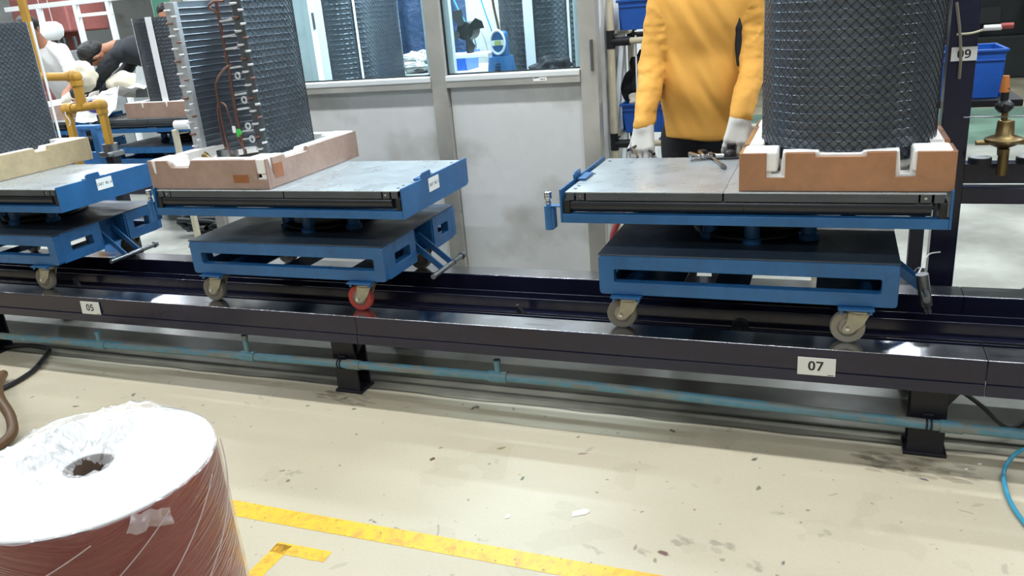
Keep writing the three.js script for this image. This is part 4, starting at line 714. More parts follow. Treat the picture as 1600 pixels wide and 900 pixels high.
const coilB = makeCoil('dark condenser coil with white vertical strips on the second line', { strips: [[CARM + 1.45 * CR, 0.05], [CARM + 2.45 * CR, 0.02]] });
coilB.position.set(-4.63, COILY, BZ - 0.0);
// crumpled white sheet and pale sack lying on the line
function blobGeom(rx, ry, rz, amp, fr, seed, flatY = -1) { const g = new THREE.SphereGeometry(1, 40, 28), p = g.attributes.position; for (let i = 0; i < p.count; i++) { const x = p.getX(i), y = p.getY(i), z = p.getZ(i), k = 1 + amp * (vnoise(x * fr + seed, y * fr + 5, z * fr + 9) - 0.5) * 2; p.setXYZ(i, x * rx * k, Math.max(flatY, y * k) * ry, z * rz * k); } g.computeVertexNormals(); return g; }
single('plastic_sheet', 'crumpled white plastic sheet draped beside the second-line coil', 'sheet', (() => { const g = new THREE.PlaneGeometry(0.44, 0.46, 36, 36).rotateX(-Math.PI / 2), p = g.attributes.position; for (let i = 0; i < p.count; i++) { const x = p.getX(i), z = p.getZ(i); p.setY(i, 0.07 * vnoise(x * 9 + 3, z * 9, 2) + 0.03 * vnoise(x * 24, z * 24, 5) + Math.max(0, x) * 0.25 - (z > 0.15 ? (z - 0.15) * 2.0 : 0)); } g.computeVertexNormals(); return [g.translate(-5.2, 0.94, -4.86)]; })(), M.cloth);
single('steel_sheet', 'bare grey metal sheet standing behind the crumpled plastic', 'sheet', rb(0.25, 0.24, 0.004, -5.03, 1.055, -5.06, 0.001, -0.3, 0.1, 0), M.greySheet);
single('cloth_sack', 'cream bulging sack beside the worker in white', 'sack', blobGeom(0.115, 0.125, 0.1, 0.2, 2.5, 3).translate(-5.62, 1.13, -4.98), M.trousersCream);
single('cloth_sack', 'cream folded sack under the black sleeve', 'sack', blobGeom(0.19, 0.1, 0.09, 0.2, 2.5, 8).translate(-5.42, 1.03, -5.2), M.trousersCream);
single('blue_fixture', 'light blue plastic fixture below the yellow pipes', 'fixture', [rb(0.05, 0.16, 0.05, -4.5, 0.8, -3.86, 0.01), rb(0.05, 0.17, 0.05, -4.36, 0.8, -3.86, 0.01), rb(0.2, 0.03, 0.05, -4.42, 0.88, -3.86, 0.01), rb(0.26, 0.72, 0.03, -4.43, 0.36, -3.88, 0.004)], mat('#3f7fc4', 0.4, 0, { map: T.wear }));
{ const o = thing('oval_sign', 'small oval purple and white sign behind the yellow pipes', 'sign', [-5.17, 0.93, -4.618]); part('backing', new THREE.CylinderGeometry(0.1, 0.1, 0.006, 40).rotateX(Math.PI / 2).scale(1, 0.62, 1), M.white, o); part('field', new THREE.CylinderGeometry(0.085, 0.085, 0.004, 40).rotateX(Math.PI / 2).scale(1, 0.55, 1).translate(0, 0, 0.004), mat('#4a3f8f', 0.5), o); part('clip', rb(0.02, 0.12, 0.004, 0, -0.06, -0.006, 0.001), M.steel, o); }
// yellow gas pipework on a stand
{
  const o = thing('gas_pipework', 'mustard-yellow gas pipework with elbows behind the left carts', 'pipe'), z = -3.7, r = 0.025;
  const P = (a, b, rr = r) => part('pipe_length', bar([...a, z], [...b, z], rr, 16), M.yellowPipe, o);
  P([-4.513, 1.215], [-4.475, 4.79]); P([-4.513, 1.213], [-4.235, 1.203]); P([-4.238, 1.2], [-4.24, 1.02], 0.029); P([-4.37, 1.017], [-4.088, 1.03]); P([-4.37, 1.01], [-4.385, 0.6]); P([-4.088, 1.025], [-4.095, 0.8]);
  for (const [x, y] of [[-4.513, 1.214], [-4.237, 1.203], [-4.37, 1.016], [-4.088, 1.03]]) part('elbow', new THREE.SphereGeometry(r * 1.5, 16, 12).translate(x, y, z), M.yellowPipe, o);
  for (const [x, y, ax, rr] of [[-4.237, 1.165, 'y', 0.036], [-4.275, 1.205, 'x', 0.033], [-4.24, 1.03, 'y', 0.035], [-4.12, 1.03, 'x', 0.032], [-4.09, 0.995, 'y', 0.032], [-4.33, 1.018, 'x', 0.032]]) part('collar', cyl(rr, 0.03, x, y, z, ax, 16), M.yellowPipe, o);
  part('valve_foot', [cyl(0.045, 0.05, -4.095, 0.775, z, 'y', 20), rb(0.12, 0.03, 0.09, -4.095, 0.74, z, 0.005), cyl(0.014, 0.08, -4.05, 0.745, z + 0.04, 'z', 12)], M.steel, o);
  part('stand', [rb(0.06, 0.725, 0.06, -4.095, 0.3625, z, 0.004), rb(0.2, 0.012, 0.2, -4.095, 0.006, z, 0.002)], M.navyDull, o);
  part('string', tube([[-4.34, 1.04, z + 0.02], [-4.36, 0.99, z + 0.03], [-4.35, 0.94, z + 0.02], [-4.38, 0.9, z + 0.02]], 0.004, 20, 6), M.white, o);
}
{
  const o = thing('timber_post', 'slim cream timber post standing behind the torn tray', 'post', [-4.05, 0, -4.2]);
  part('upright', rb(0.036, 0.8, 0.03, 0, 0.4, 0, 0.004), M.cream, o); part('cap_tube', cyl(0.03, 0.12, 0.08, 0.83, 0, 'x', 16), M.white, o); part('foot', rb(0.12, 0.02, 0.1, 0, 0.01, 0, 0.003), M.wood, o);
}
single('floor_bundle', 'dark tangled bundle of hose on the rear floor', 'hose', (() => { const q = rng(77), l = []; for (let i = 0; i < 8; i++) { const p = []; for (let k = 0; k < 6; k++) p.push([-4.4 + 0.75 * q(), 0.025 + 0.12 * q(), -4.45 + 0.12 * q()]); l.push(tube(p, 0.02, 30, 6)); } return l; })(), M.machine);
// white tube frame with hanging white cover, grey cabinets, red and green machines
{
  const o = thing('tube_frame', 'white tubular frame standing in the left background', 'frame');
  for (const x of [-8.3, -7.75, -7.28]) part('upright', rb(0.05, 1.8, 0.05, x, 0.9, -7, 0.004), M.white, o);
  part('top_bar', [rb(1.7, 0.05, 0.06, -7.95, 1.8, -7, 0.004)], M.white, o); part('mid_bar', [rb(0.5, 0.035, 0.03, -7.5, 1.66, -7, 0.004)], M.white, o);
}
{
  const o = thing('hanging_cover', 'round white cover hanging by two strings', 'cover');
  part('shell', lathe([[0, -0.1], [0.07, -0.1], [0.12, -0.06], [0.135, 0], [0.125, 0.05], [0.08, 0.085], [0, 0.09]], -7.75, 1.53, -6.6), M.white, o);
  for (const x of [-7.81, -7.68]) part('string', bar([x, 1.6, -6.6], [x - 0.01, 2.1, -6.6], 0.003, 5), M.white, o);
  part('hanger_bar', rb(0.6, 0.03, 0.03, -7.75, 2.11, -6.6, 0.004), M.white, o);
  for (const x of [-8.02, -7.48]) part('hanger_drop', bar([x, 2.12, -6.6], [x, 4.79, -6.6], 0.006, 6), M.steel, o);
}
{
  const o = thing('sheet_cabinet', 'long grey sheet-metal cabinet behind the second line', 'cabinet');
  part('carcass', rb(1.7, 1.3, 0.6, -7.9, 0.65, -7.6, 0.006), M.greySheet, o);
  for (const x of [-8.45, -7.9, -7.35]) part('door', rb(0.52, 1.2, 0.02, x, 0.66, -7.29, 0.004), M.greySheet, o);
}
function machine(name, label, x, z, w, h, d, m, m2, seed) {
  const o = thing(name, label, 'machine', [x, 0, z]), q = rng(seed);
  part('base', rb(w, h * 0.35, d, 0, h * 0.175, 0, 0.02), m, o); part('column', rb(w * 0.45, h * 0.7, d * 0.6, -w * 0.2, h * 0.65, -d * 0.1, 0.02), m, o);
  part('head', rb(w * 0.7, h * 0.24, d * 0.7, w * 0.05, h * 0.85, 0, 0.03), m2, o);
  for (let k = 0; k < 3; k++) part('cylinder', cyl(0.03 + 0.03 * q(), h * 0.3, w * (0.1 + 0.3 * q()), h * 0.55, d * (0.1 + 0.25 * q()), 'y', 14), M.steel, o);
  for (let k = 0; k < 4; k++) part('panel', rb(w * (0.12 + 0.15 * q()), h * 0.13, 0.02, w * (q() - 0.5) * 0.7, h * (0.1 + 0.75 * q()), d * 0.5 + 0.005, 0.004), k % 2 ? m2 : M.greySheet, o);
  return o;
}
machine('press_machine', 'red press machine paled with painted haze far behind the white tube frame', -10.6, -9.2, 1.5, 2.1, 1.0, M.redHazed, M.redHazed, 3);
machine('press_machine', 'grey and green press machine far behind the white tube frame', -8.3, -9.4, 1.2, 2.0, 1.0, M.greySheet, M.green, 5);
machine('press_machine', 'dark press machine behind the second-line coil', -6.9, -9.6, 1.2, 2.0, 1.0, M.machine, M.greySheet, 9);

// ================================================================ RIGHT SIDE: rack behind the worker
function makeBin(name, label, w, h, d, pos, turn = 0) {
  const o = thing(name, label, 'bin', pos, turn), t = 0.004, k = 0.9;
  const side = (len, a, x, z) => part('wall', tr(ext(poly([[-len / 2 * k, 0], [len / 2 * k, 0], [len / 2, h], [-len / 2, h]]), t, 0.001), x, 0, z, 0, a, 0), M.binBlue, o);
  side(w, 0, 0, d / 2 - 0.006); side(w, Math.PI, 0, -d / 2 + 0.006); side(d, Math.PI / 2, w / 2 - 0.006, 0); side(d, -Math.PI / 2, -w / 2 + 0.006, 0);
  part('bin_floor', rb(w * 0.92, 0.006, d * 0.92, 0, 0.004, 0, 0.001), M.binBlue, o);
  part('rim', [rb(w + 0.016, 0.012, 0.014, 0, h, d / 2, 0.003), rb(w + 0.016, 0.012, 0.014, 0, h, -d / 2, 0.003), rb(0.014, 0.012, d, w / 2, h, 0, 0.003), rb(0.014, 0.012, d, -w / 2, h, 0, 0.003)], M.binBlue, o);
  part('rib', [rb(0.01, h * 0.95, 0.006, -w * 0.05, h / 2, d / 2 + 0.001, 0.002), rb(w * 0.98, 0.008, 0.006, 0, h * 0.8, d / 2 + 0.001, 0.002)], M.binBlue, o);
  return o;
}
{
  const o = thing('pipe_rack', 'cream pipe rack with black joints behind the worker in yellow', 'rack'), z0 = -3.75, z1 = -4.15, X0 = -0.968, X1 = -0.05, ys = [0.735, 1.2];
  for (const x of [X0, X1]) for (const z of [z0, z1]) part('upright', cyl(0.0175, 1.95, x, 0.975, z, 'y', 14), M.cream, o);
  for (const y of ys) {
    for (const z of [z0, z1]) part('beam', cyl(0.0145, X1 - X0, (X0 + X1) / 2, y, z, 'x', 14), M.cream, o);
    for (const x of [X0, X1]) part('side_beam', cyl(0.0145, z0 - z1, x, y + 0.03, (z0 + z1) / 2, 'z', 14), M.cream, o);
    for (const x of [X0, X1]) for (const z of [z0, z1]) part('joint', [cyl(0.02, 0.08, x, y + 0.01, z, 'y', 12), cyl(0.02, 0.09, x + (x === X0 ? 0.045 : -0.045), y, z, 'x', 12), cyl(0.005, 0.052, x + (x === X0 ? 0.02 : -0.02), y + 0.03, z, 'z', 8)], M.black, o);
    for (const x of [-0.75, -0.5, -0.25]) part('shelf_bar', cyl(0.008, z0 - z1, x, y + 0.018, (z0 + z1) / 2, 'z', 10), M.steel, o);
  }
  part('thin_rod', cyl(0.004, 0.3, -0.86, 1.07, z0 - 0.03, 'y', 8), M.white, o); part('thin_rod', cyl(0.004, 0.2, -0.82, 1.0, z0 - 0.06, 'y', 8), M.white, o);
}
const binA = makeBin('plastic_bin', 'blue plastic bin on the upper rack shelf behind the yellow sleeve', 0.34, 0.125, 0.3, [-0.765, 1.246, -3.92]);
makeBin('plastic_bin', 'blue plastic bin on the lower rack shelf holding dark cloth', 0.4, 0.13, 0.3, [-0.735, 0.782, -3.92]);
single('small_part', 'handful of small metal parts in the upper bin', 'part', [rb(0.2, 0.02, 0.2, -0.74, 1.37, -3.9, 0.006), cyl(0.015, 0.04, -0.7, 1.39, -3.86, 'x', 10), cyl(0.012, 0.05, -0.65, 1.385, -3.84, 'z', 10)], M.steel);
single('cloth_bundle', 'dark bundled cloth heaped in the lower rack bin', 'cloth', blobGeom(0.115, 0.16, 0.1, 0.3, 3, 12).translate(-0.835, 0.975, -3.92), M.darkCloth);
single('cloth_bundle', 'grey-blue crumpled cloth on top of the dark bundle', 'cloth', blobGeom(0.07, 0.08, 0.06, 0.4, 4, 22).translate(-0.76, 1.07, -3.87), mat('#59606e', 0.8, 0, { bumpMap: T.wrinkle, bumpScale: 0.01 }));
single('spare_glove', 'pale spare glove at the front of the lower bin', 'glove', blobGeom(0.06, 0.035, 0.03, 0.4, 3, 2).translate(-0.84, 0.925, -3.8), M.glove);

single('red_hose', 'short red hose hanging behind the right cart beside the partition post', 'hose', tube([[-0.9, 0.012, -3.3], [-0.89, 0.2, -3.32], [-0.88, 0.42, -3.33], [-0.83, 0.5, -3.34], [-0.79, 0.42, -3.33], [-0.78, 0.2, -3.32], [-0.77, 0.012, -3.3]], 0.014, 60, 10), M.red);
// navy frame on the right with number plate, regulator and cord
{
  const o = thing('service_frame', 'navy steel service frame at the right carrying the 09 plate', 'frame');
  part('upright', rb(0.084, 2.3, 0.08, 0.378, 1.15, -3.12, 0.004), M.navy, o); part('upright', rb(0.07, 2.3, 0.08, 2.2, 1.15, -3.12, 0.004), M.navy, o);
  part('beam', rb(1.75, 0.068, 0.06, 1.29, 0.728, -3.12, 0.004), M.navy, o); part('beam', rb(1.75, 0.056, 0.06, 1.29, 0.65, -3.12, 0.004), M.navy, o); part('beam', rb(1.9, 0.08, 0.08, 1.29, 1.33, -3.14, 0.004), M.navy, o);
  for (const x of [0.378, 2.2]) part('foot', rb(0.16, 0.012, 0.14, x, 0.006, -3.12, 0.002), M.navy, o);
  const s = sticker('number_plate', 0.075, 0.044, (c, w, h) => { c.fillStyle = '#dcdcd6'; c.fillRect(0, 0, w, h); c.fillStyle = '#1d1d22'; c.font = `bold ${h * 0.86}px sans-serif`; c.textAlign = 'center'; c.textBaseline = 'middle'; c.fillText('09', w * 0.5, h * 0.5); }, o, [0.383, 1.127, -3.0785], [0, 0, 0], 2400); s.userData.label = 'white number plate reading 09';
  part('cord_loop', tube([[0.355, 1.19, -3.068], [0.4, 1.192, -3.068], [0.43, 1.2, -3.07]], 0.004, 16, 6), M.cream, o); part('cord_drop', tube([[0.345, 1.29, -3.06], [0.362, 1.2, -3.062], [0.372, 1.12, -3.062], [0.374, 1.05, -3.064]], 0.005, 20, 6), M.hubGrey, o);
  part('cord_toggle', [cyl(0.009, 0.05, 0.455, 1.205, -3.07, 'x', 12)], M.white, o); part('cord_toggle_end', [cyl(0.009, 0.035, 0.495, 1.208, -3.07, 'x', 12)], M.red, o);
  part('tied_string', tube([[0.27, 0.47, -2.74], [0.3, 0.455, -2.9], [0.34, 0.45, -3.06], [0.37, 0.45, -3.076]], 0.0025, 24, 5), M.white, o);
}
{
  const o = thing('gas_regulator', 'brass gas regulator with two black gauges on the navy beam', 'regulator', [0.522, 0.762, -3.06]); o.scale.set(1.25, 0.86, 1.25);
  part('valve_body', [lathe([[0, 0.0], [0.012, 0.0], [0.014, 0.03], [0.03, 0.04], [0.046, 0.058], [0.046, 0.066], [0.022, 0.08], [0.02, 0.13], [0.014, 0.136], [0, 0.136]], 0, 0.04, 0, 'y', 24), cyl(0.01, 0.13, 0, 0.09, 0, 'x', 12), cyl(0.013, 0.1, 0, 0.02, 0.02, 'y', 12)], M.brass, o);
  for (const s of [-1, 1]) { part('gauge', [cyl(0.028, 0.022, s * 0.055, 0.03, 0.03, 'y', 24)], M.black, o); part('gauge_face', cyl(0.024, 0.002, s * 0.055, 0.0425, 0.03, 'y', 24), M.greySheet, o); }
  part('stem', [cyl(0.008, 0.06, -0.005, 0.2, 0, 'y', 12)], M.brass, o); part('needle_valve', [lathe([[0, 0], [0.012, 0.004], [0.022, 0.02], [0.022, 0.034], [0.01, 0.05], [0, 0.05]], -0.008, 0.2, 0, 'y', 16), rb(0.012, 0.03, 0.05, -0.008, 0.225, 0, 0.004)], M.black, o);
  part('hose_tail', [cyl(0.01, 0.05, -0.01, 0.27, 0, 'y', 12)], M.black, o); part('hose_tip', [cyl(0.012, 0.06, -0.012, 0.31, 0, 'y', 14, 0.008)], M.orange, o);
  part('tie_rod', bar([-0.1, 0.19, 0.005], [0.2, 0.185, 0.005], 0.003, 8), M.steel, o);
}
{
  const o = thing('stand_table', 'low black stand under the blue bin at the right', 'table', [0.48, 0, -4.05]);
  part('top', rb(0.46, 0.03, 0.4, 0, 0.855, 0, 0.004), M.black, o);
  part('pedestal', rb(0.06, 0.84, 0.06, -0.1, 0.42, 0.0, 0.003), M.navyDull, o); part('foot', rb(0.3, 0.02, 0.3, -0.1, 0.01, 0, 0.003), M.navyDull, o);
}
makeBin('plastic_bin', 'blue plastic bin on the black stand behind the 09 upright', 0.32, 0.19, 0.3, [0.48, 0.872, -4.05]);
machine('lathe_machine', 'dark machine far away at the top right', 2.2, -12.6, 2.2, 1.5, 1.0, M.machine, M.black, 13);
machine('lathe_machine', 'dark green machine farthest right in the background', 4.6, -12.8, 2.0, 1.6, 1.0, M.machine, M.green, 17);
machine('lathe_machine', 'dark machine hidden behind the yellow-shirted worker', -0.6, -12.8, 2.0, 1.5, 1.0, M.machine, M.greySheet, 19);
single('white_box', 'white box standing on the far dark machine', 'box', [rb(0.7, 0.3, 0.4, 1.9, 1.66, -12.5, 0.01), rb(0.1, 0.34, 0.42, 2.1, 1.68, -12.5, 0.01)], M.white);

// ================================================================ INSIDE THE GLAZED BOOTH
{
  const o = thing('work_bench', 'pale bench along the rear of the glazed booth', 'bench');
  part('top', rb(1.9, 0.04, 0.6, -2.05, 1.03, -4.75, 0.005), M.wallWhite, o); for (const x of [-2.95, -2.05, -1.15]) part('leg', rb(0.05, 1.01, 0.5, x, 0.505, -4.75, 0.004), M.alu, o);
  part('front_panel', rb(1.9, 0.25, 0.02, -2.05, 0.88, -4.46, 0.003), M.wallWhite, o);
}
{ const o = thing('door_leaf', 'white door leaf ajar behind the left glass pane', 'door', [-2.58, 0, -3.6]); part('leaf', rb(0.16, 2.1, 0.035, 0.02, 1.06, 0, 0.003), M.wallWhite, o); part('edge_frame', rb(0.035, 2.1, 0.05, 0.12, 1.06, 0, 0.003), M.bead, o); part('hinge', [cyl(0.008, 0.08, 0.14, 1.4, 0.0, 'y', 10)], M.steel, o); part('threshold', rb(0.2, 0.01, 0.08, 0.04, 0.005, 0, 0.002), M.alu, o); }
const coilG = makeCoil('dark condenser coil with white strip behind the left glass pane', { strips: [[CARM + 1.35 * CR, 0.05], [CARM + 0.55 * CR, 0.012]] });
coilG.position.set(-2.62, 0.98, -4.06);
const coilH = copy(coilG, 'dark condenser coil with white strip behind the right glass pane', [-1.36, 0.98, -4.06], -0.35);
for (const [x, l] of [[-2.62, 'grey stand under the coil behind the left pane'], [-1.36, 'grey stand under the coil behind the right pane']]) { const o = thing('coil_stand', l, 'stand', [x, 0, -4.11]); part('top', rb(0.56, 0.03, 0.62, 0, 0.963, 0, 0.004), M.alu, o); part('body', rb(0.48, 0.94, 0.5, 0, 0.475, 0, 0.004), M.wallWhite, o); }
single('dark_curtain', 'dark blue hanging sheet behind the left pane', 'curtain', (() => { const g = new THREE.PlaneGeometry(0.52, 1.5, 40, 4), p = g.attributes.position; for (let i = 0; i < p.count; i++) p.setZ(i, 0.02 * Math.sin(p.getX(i) * 40)); g.computeVertexNormals(); return [g.translate(-2.32, 1.85, -4.6)]; })(), mat('#2b4160', 0.5, 0, { side: THREE.DoubleSide, bumpMap: T.wrinkle, bumpScale: 0.01 }));
single('white_cloth', 'white cloth heaped on the bench behind the left pane', 'cloth', blobGeom(0.14, 0.06, 0.1, 0.4, 3, 6).translate(-2.36, 1.11, -4.55), M.cloth);
makeBin('plastic_bin', 'small blue bin on the bench behind the left pane', 0.16, 0.1, 0.2, [-2.12, 1.052, -4.6]);
{
  const o = thing('grey_cabinet', 'tall pale grey cabinet in the middle of the booth', 'cabinet', [-1.93, 0, -5.2]);
  part('carcass', rb(0.3, 2.0, 0.2, 0, 1.0, -0.18, 0.004), M.greySheet, o); part('edge', [rb(0.03, 2.0, 0.03, 0.17, 1.0, -0.065, 0.003), rb(0.02, 2.0, 0.02, 0.21, 1.0, -0.065, 0.003)], M.white, o);
}
{
  const o = thing('vacuum_gauge', 'blue digital gauge with oval white bezel behind the right pane', 'gauge', [-1.50, 1.06, -3.72]);
  part('case', [cyl(0.075, 0.11, 0, 0.055, 0, 'y', 28, 0.06), rb(0.085, 0.13, 0.05, 0, 0.16, 0, 0.02)], M.blue, o);
  part('bezel', new THREE.TorusGeometry(0.05, 0.0065, 10, 40).scale(0.72, 1.06, 1).translate(0, 0.175, 0.03), M.white, o);
  part('dial', new THREE.CylinderGeometry(0.048, 0.048, 0.004, 36).rotateX(Math.PI / 2).scale(0.72, 1.06, 1).translate(0, 0.175, 0.026), M.blue, o);
  part('display', [rb(0.064, 0.024, 0.003, 0, 0.172, 0.03, 0.001)], M.white, o); part('display_window', rb(0.034, 0.02, 0.002, 0.002, 0.172, 0.0322, 0.0005), mat('#a9b86a', 0.4), o);
  for (const y of [0.03, 0.045, 0.06]) part('vent', rb(0.03, 0.004, 0.006, 0.005, y + 0.02, 0.068, 0.001), M.black, o);
  part('cable', tube([[0, 0.23, 0], [-0.02, 0.4, 0], [0.02, 0.7, -0.02], [0.0, 1.3, 0]], 0.006, 30, 6), M.hoseBrown, o);
  part('pedestal', [rb(0.2, 1.05, 0.16, 0, -0.525, 0, 0.005)], M.wallWhite, o);
}
{
  const o = thing('fan_motor', 'dark fan motor with blades on the shelf behind the right pane', 'fan', [-1.76, 1.27, -3.95]);
  part('motor', [cyl(0.045, 0.09, 0, 0.02, 0, 'z', 24), rb(0.02, 0.09, 0.05, 0, -0.05, 0, 0.003)], M.machine, o);
  for (let k = 0; k < 4; k++) { const g = ext(poly([[0.03, -0.012], [0.1, -0.035], [0.11, 0.0], [0.09, 0.03], [0.03, 0.012]]), 0.004, 0.001).rotateX(0.4).rotateZ(k * Math.PI / 2 + 0.4).translate(0, 0.02, 0.05); part('blade', g, M.machine, o); }
}
{ const o = thing('wall_shelf', 'narrow white shelf behind the right pane', 'shelf', [-1.8, 1.17, -3.95]); part('board', rb(0.3, 0.02, 0.16, 0.02, 0, 0, 0.002), M.white, o); part('bracket', rb(0.03, 0.3, 0.03, -0.11, -0.15, -0.05, 0.002), M.alu, o); part('upright', rb(0.03, 1.16, 0.03, -0.11, -0.59, -0.05, 0.002), M.alu, o); }
single('tool_bag', 'dark bag lying below the shelf behind the right pane', 'bag', blobGeom(0.1, 0.06, 0.06, 0.3, 3, 41).translate(-1.22, 1.1, -3.62), M.darkCloth);
{ const o = thing('bag_shelf', 'pale ledge carrying the dark bag behind the right pane', 'ledge', [-1.2, 0, -3.62]); part('board', rb(0.26, 0.02, 0.16, 0, 1.03, 0, 0.003), M.white, o); part('support', rb(0.04, 1.02, 0.1, 0, 0.51, 0, 0.003), M.alu, o); }
for (let k = 0; k < 5; k++) single('wire_lead', ['first blue', 'left white', 'second blue', 'right white', 'rightmost blue'][k] + ' thin wire strung through the glazed booth', 'wire', tube([[-2.05 + 0.05 * k, 2.5, -4.3], [-1.98 + 0.07 * k, 1.5 + 0.05 * k, -4.25], [-1.88 + 0.06 * k, 1.22, -4.3], [-2.0 + 0.1 * k, 1.12, -4.5]], 0.004, 40, 6), k % 2 ? M.white : M.tubeBlue, 'wires in the booth');

// ================================================================ FOREGROUND
{
  const SX = -1.325, SZ = -0.962, R = 0.236, H = 0.62;
  const o = thing('wire_spool', 'big red-brown coil drum wrapped in clear film with a white top', 'spool', [SX, 0, SZ]);
  const prof = [[0.05, 0.1]]; for (let y = 0.1; y <= H - 0.012; y += 0.0095) prof.push([R - 0.0006, y], [R, y + 0.003], [R, y + 0.006]); prof.push([R - 0.004, H - 0.004], [0.05, H - 0.004]);
  part('wound_body', lathe(prof, 0, 0, 0, 'y', 96), mat('#8a3f38', 0.42, 0.15, { map: T.wear }), o);
  part('top_sheet', lathe([[0.046, H - 0.006], [0.046, H], [R - 0.001, H], [R, H - 0.004]], 0, 0, 0, 'y', 80), mat('#d9d8d6', 0.7, 0), o);
  part('core_tube', lathe([[0.046, H - 0.002], [0.04, H - 0.002], [0.038, 0.1], [0.046, 0.1], [0.046, H - 0.002]], 0, 0, 0, 'y', 40), mat('#6b5a4c', 0.8), o);
  part('pallet', [rb(0.52, 0.02, 0.52, 0, 0.088, 0, 0.003), ...[-0.2, 0, 0.2].map(x => rb(0.07, 0.075, 0.52, x, 0.039, 0, 0.003))], M.wood, o);
  // clear film: wound sleeve, bunched sheet over the top
  const filmM = new THREE.MeshPhysicalMaterial({ color: 0xffffff, roughness: 0.16, transmission: 1, thickness: 0, ior: 1.45, bumpMap: T.film, bumpScale: 0.006 });
  { const g = new THREE.CylinderGeometry(R + 0.004, R + 0.006, H - 0.1, 120, 40, true).translate(0, 0.1 + (H - 0.1) / 2, 0), p = g.attributes.position; for (let i = 0; i < p.count; i++) { const x = p.getX(i), y = p.getY(i), z = p.getZ(i), a = Math.atan2(z, x), k = 1 + 0.012 * (vnoise(a * 4 + y * 16, y * 5 - a, 3) - 0.2); p.setXYZ(i, x * k, y, z * k); } g.computeVertexNormals(); part('film_sleeve', g, filmM, o); }
  // raised spiral ribs where the film overlaps
  for (const [a0, s] of [[0.2, -0.75], [-0.3, -0.9], [0.75, -0.5], [-0.9, -0.85]]) { const p = []; for (let i = 0; i <= 24; i++) { const t = i / 24, a = a0 + 1.9 * t, y = H - 0.03 + s * 0.45 * t; p.push([(R + 0.0095) * Math.cos(a), Math.min(y, H - 0.006), (R + 0.0095) * Math.sin(a)]); } part('film_fold', tube(p, 0.0014, 60, 5), mat('#d9c9c6', 0.25, 0, { physical: true, transmission: 0.5, thickness: 0 }), o); }
  { const n = 90, g = new THREE.RingGeometry(0.028, R * 1.015, 120, 46).rotateX(-Math.PI / 2), p = g.attributes.position; for (let i = 0; i < p.count; i++) { const x = p.getX(i), z = p.getZ(i), r = Math.hypot(x, z), a = Math.atan2(z, x), e = r / R; const left = Math.max(0, Math.cos(a - 3.7)); const soft = 0.35 + 0.65 * Math.max(0, Math.cos(a - 3.6)); const fold = 1 - Math.abs(2 * vnoise(a * 5 + 3 * e + 9, e * 2.2, 4) - 1), fold2 = 1 - Math.abs(2 * vnoise(x * 26, z * 26 + 8, 6) - 1); let y = H + 0.003 + soft * (0.03 * fold * fold * Math.sin(Math.min(1, e * 1.15) * Math.PI) + 0.016 * fold2 * fold2 + left * 0.04 * e * vnoise(x * 12, z * 12 + 3, 7)); if (e > 0.93) y -= (e - 0.93) * 0.12; if (r < 0.05) y -= (0.05 - r) * 1.0; p.setY(i, y); } g.computeVertexNormals(); part('film_cover', g, new THREE.MeshPhysicalMaterial({ color: 0xffffff, roughness: 0.18, transmission: 0.8, thickness: 0, ior: 1.45, bumpMap: T.wrinkle, bumpScale: 0.004 }), o); }
  { const g = new THREE.PlaneGeometry(0.075, 0.034, 18, 10), p = g.attributes.position; for (let i = 0; i < p.count; i++) p.setXYZ(i, p.getX(i) * (1 - 9 * p.getY(i)), p.getY(i) + 0.008 * vnoise(p.getX(i) * 90, 2, 2), 0.016 * vnoise(p.getX(i) * 90, p.getY(i) * 70, 4)); g.computeVertexNormals(); const a = 0.35; part('film_flap', tr(g, (R + 0.004) * Math.cos(a), H - 0.028, (R + 0.004) * Math.sin(a), 0, Math.PI / 2 - a, -0.25), mat('#f4eeee', 0.25, 0, { physical: true, transmission: 0.75, thickness: 0, side: THREE.DoubleSide }), o); }
}
single('power_cable', 'black cable looping on the floor at the left edge', 'cable', tube([[-4.4, 0.012, -2.3], [-3.9, 0.012, -2.42], [-3.62, 0.02, -2.505], [-3.45, 0.02, -2.48], [-3.4, 0.018, -2.41], [-3.32, 0.014, -2.27], [-3.3, 0.012, -2.1], [-3.36, 0.012, -1.9], [-3.6, 0.012, -1.6]], 0.011, 120, 8), M.cableBlack);
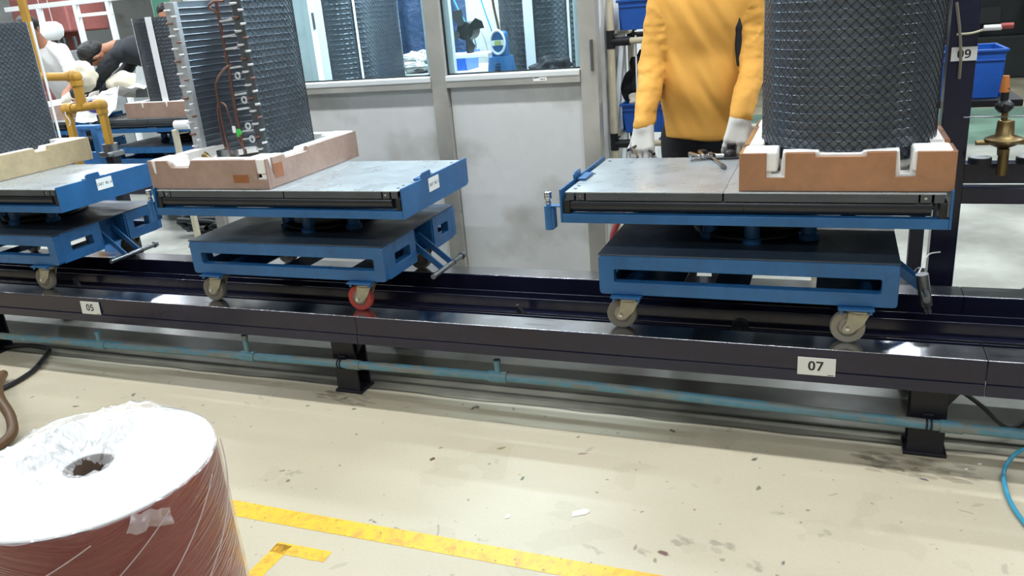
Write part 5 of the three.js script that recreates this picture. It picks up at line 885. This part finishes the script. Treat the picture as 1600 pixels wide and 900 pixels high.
single('brown_hose', 'stiff brown hose bowing up from the floor beside the wrapped drum', 'hose', tube([[-3.4, 0.03, -2.2], [-3.15, 0.09, -2.0], [-3.0, 0.1, -1.9], [-2.88, 0.06, -1.84], [-2.82, 0.03, -1.78], [-2.8, 0.022, -1.6]], 0.02, 60, 10), M.hoseBrown);
single('air_tube', 'bright blue air tube hanging in a loop at the right edge', 'tube', tube([[0.72, 0.12, -2.38], [0.6, 0.11, -2.37], [0.54, 0.06, -2.4], [0.51, 0.02, -2.38], [0.495, 0.01, -2.28], [0.505, 0.008, -2.16], [0.56, 0.008, -2.0], [0.7, 0.008, -1.8]], 0.0065, 80, 8), M.tubeBlue);
single('signal_cable', 'black cable arching from the right conveyor leg', 'cable', tube([[0.36, 0.21, -2.5], [0.4, 0.195, -2.48], [0.45, 0.16, -2.47], [0.5, 0.1, -2.5], [0.56, 0.03, -2.6], [0.62, 0.01, -2.7]], 0.007, 40, 8), M.cableBlack);
single('floor_cable', 'black cable curving over the bright floor behind the navy frame', 'cable', tube([[1.5, 0.4, -4.0], [1.1, 0.2, -3.95], [0.82, 0.06, -3.85], [0.66, 0.012, -3.75], [0.5, 0.012, -3.7], [0.2, 0.012, -3.6]], 0.012, 60, 8), M.cableBlack);
// litter on the floor
function scrap(label, x, z, w, d, turn, m, name = 'paper_scrap', th = 0.002) { const g = ext(poly([[-w / 2, -d / 2], [w * 0.3, -d / 2 * 0.8], [w / 2, 0], [w * 0.35, d / 2], [-w * 0.4, d / 2 * 0.7]]), th, 0.0004).rotateX(-Math.PI / 2).rotateY(turn).translate(x, 0.0005, z); single(name, label, 'litter', g, m); }
scrap('white paper scrap on the floor right of the yellow line', -0.63, -1.885, 0.055, 0.028, 0.5, M.paper);
scrap('tiny white chip on the floor beside a dark stain', -0.83, -1.815, 0.014, 0.02, 0.2, M.paper);
scrap('brown leaf-like chip on the floor nearer the track', -1.19, -2.05, 0.02, 0.012, 0.9, M.hoseBrown, 'brown_chip');
scrap('white chip on the floor below the right conveyor leg', 0.41, -2.37, 0.012, 0.008, 0.4, M.paper);
scrap('white chip beside another under the right conveyor leg', 0.45, -2.41, 0.012, 0.008, 0.1, M.paper);
renderer.render(scene, camera);
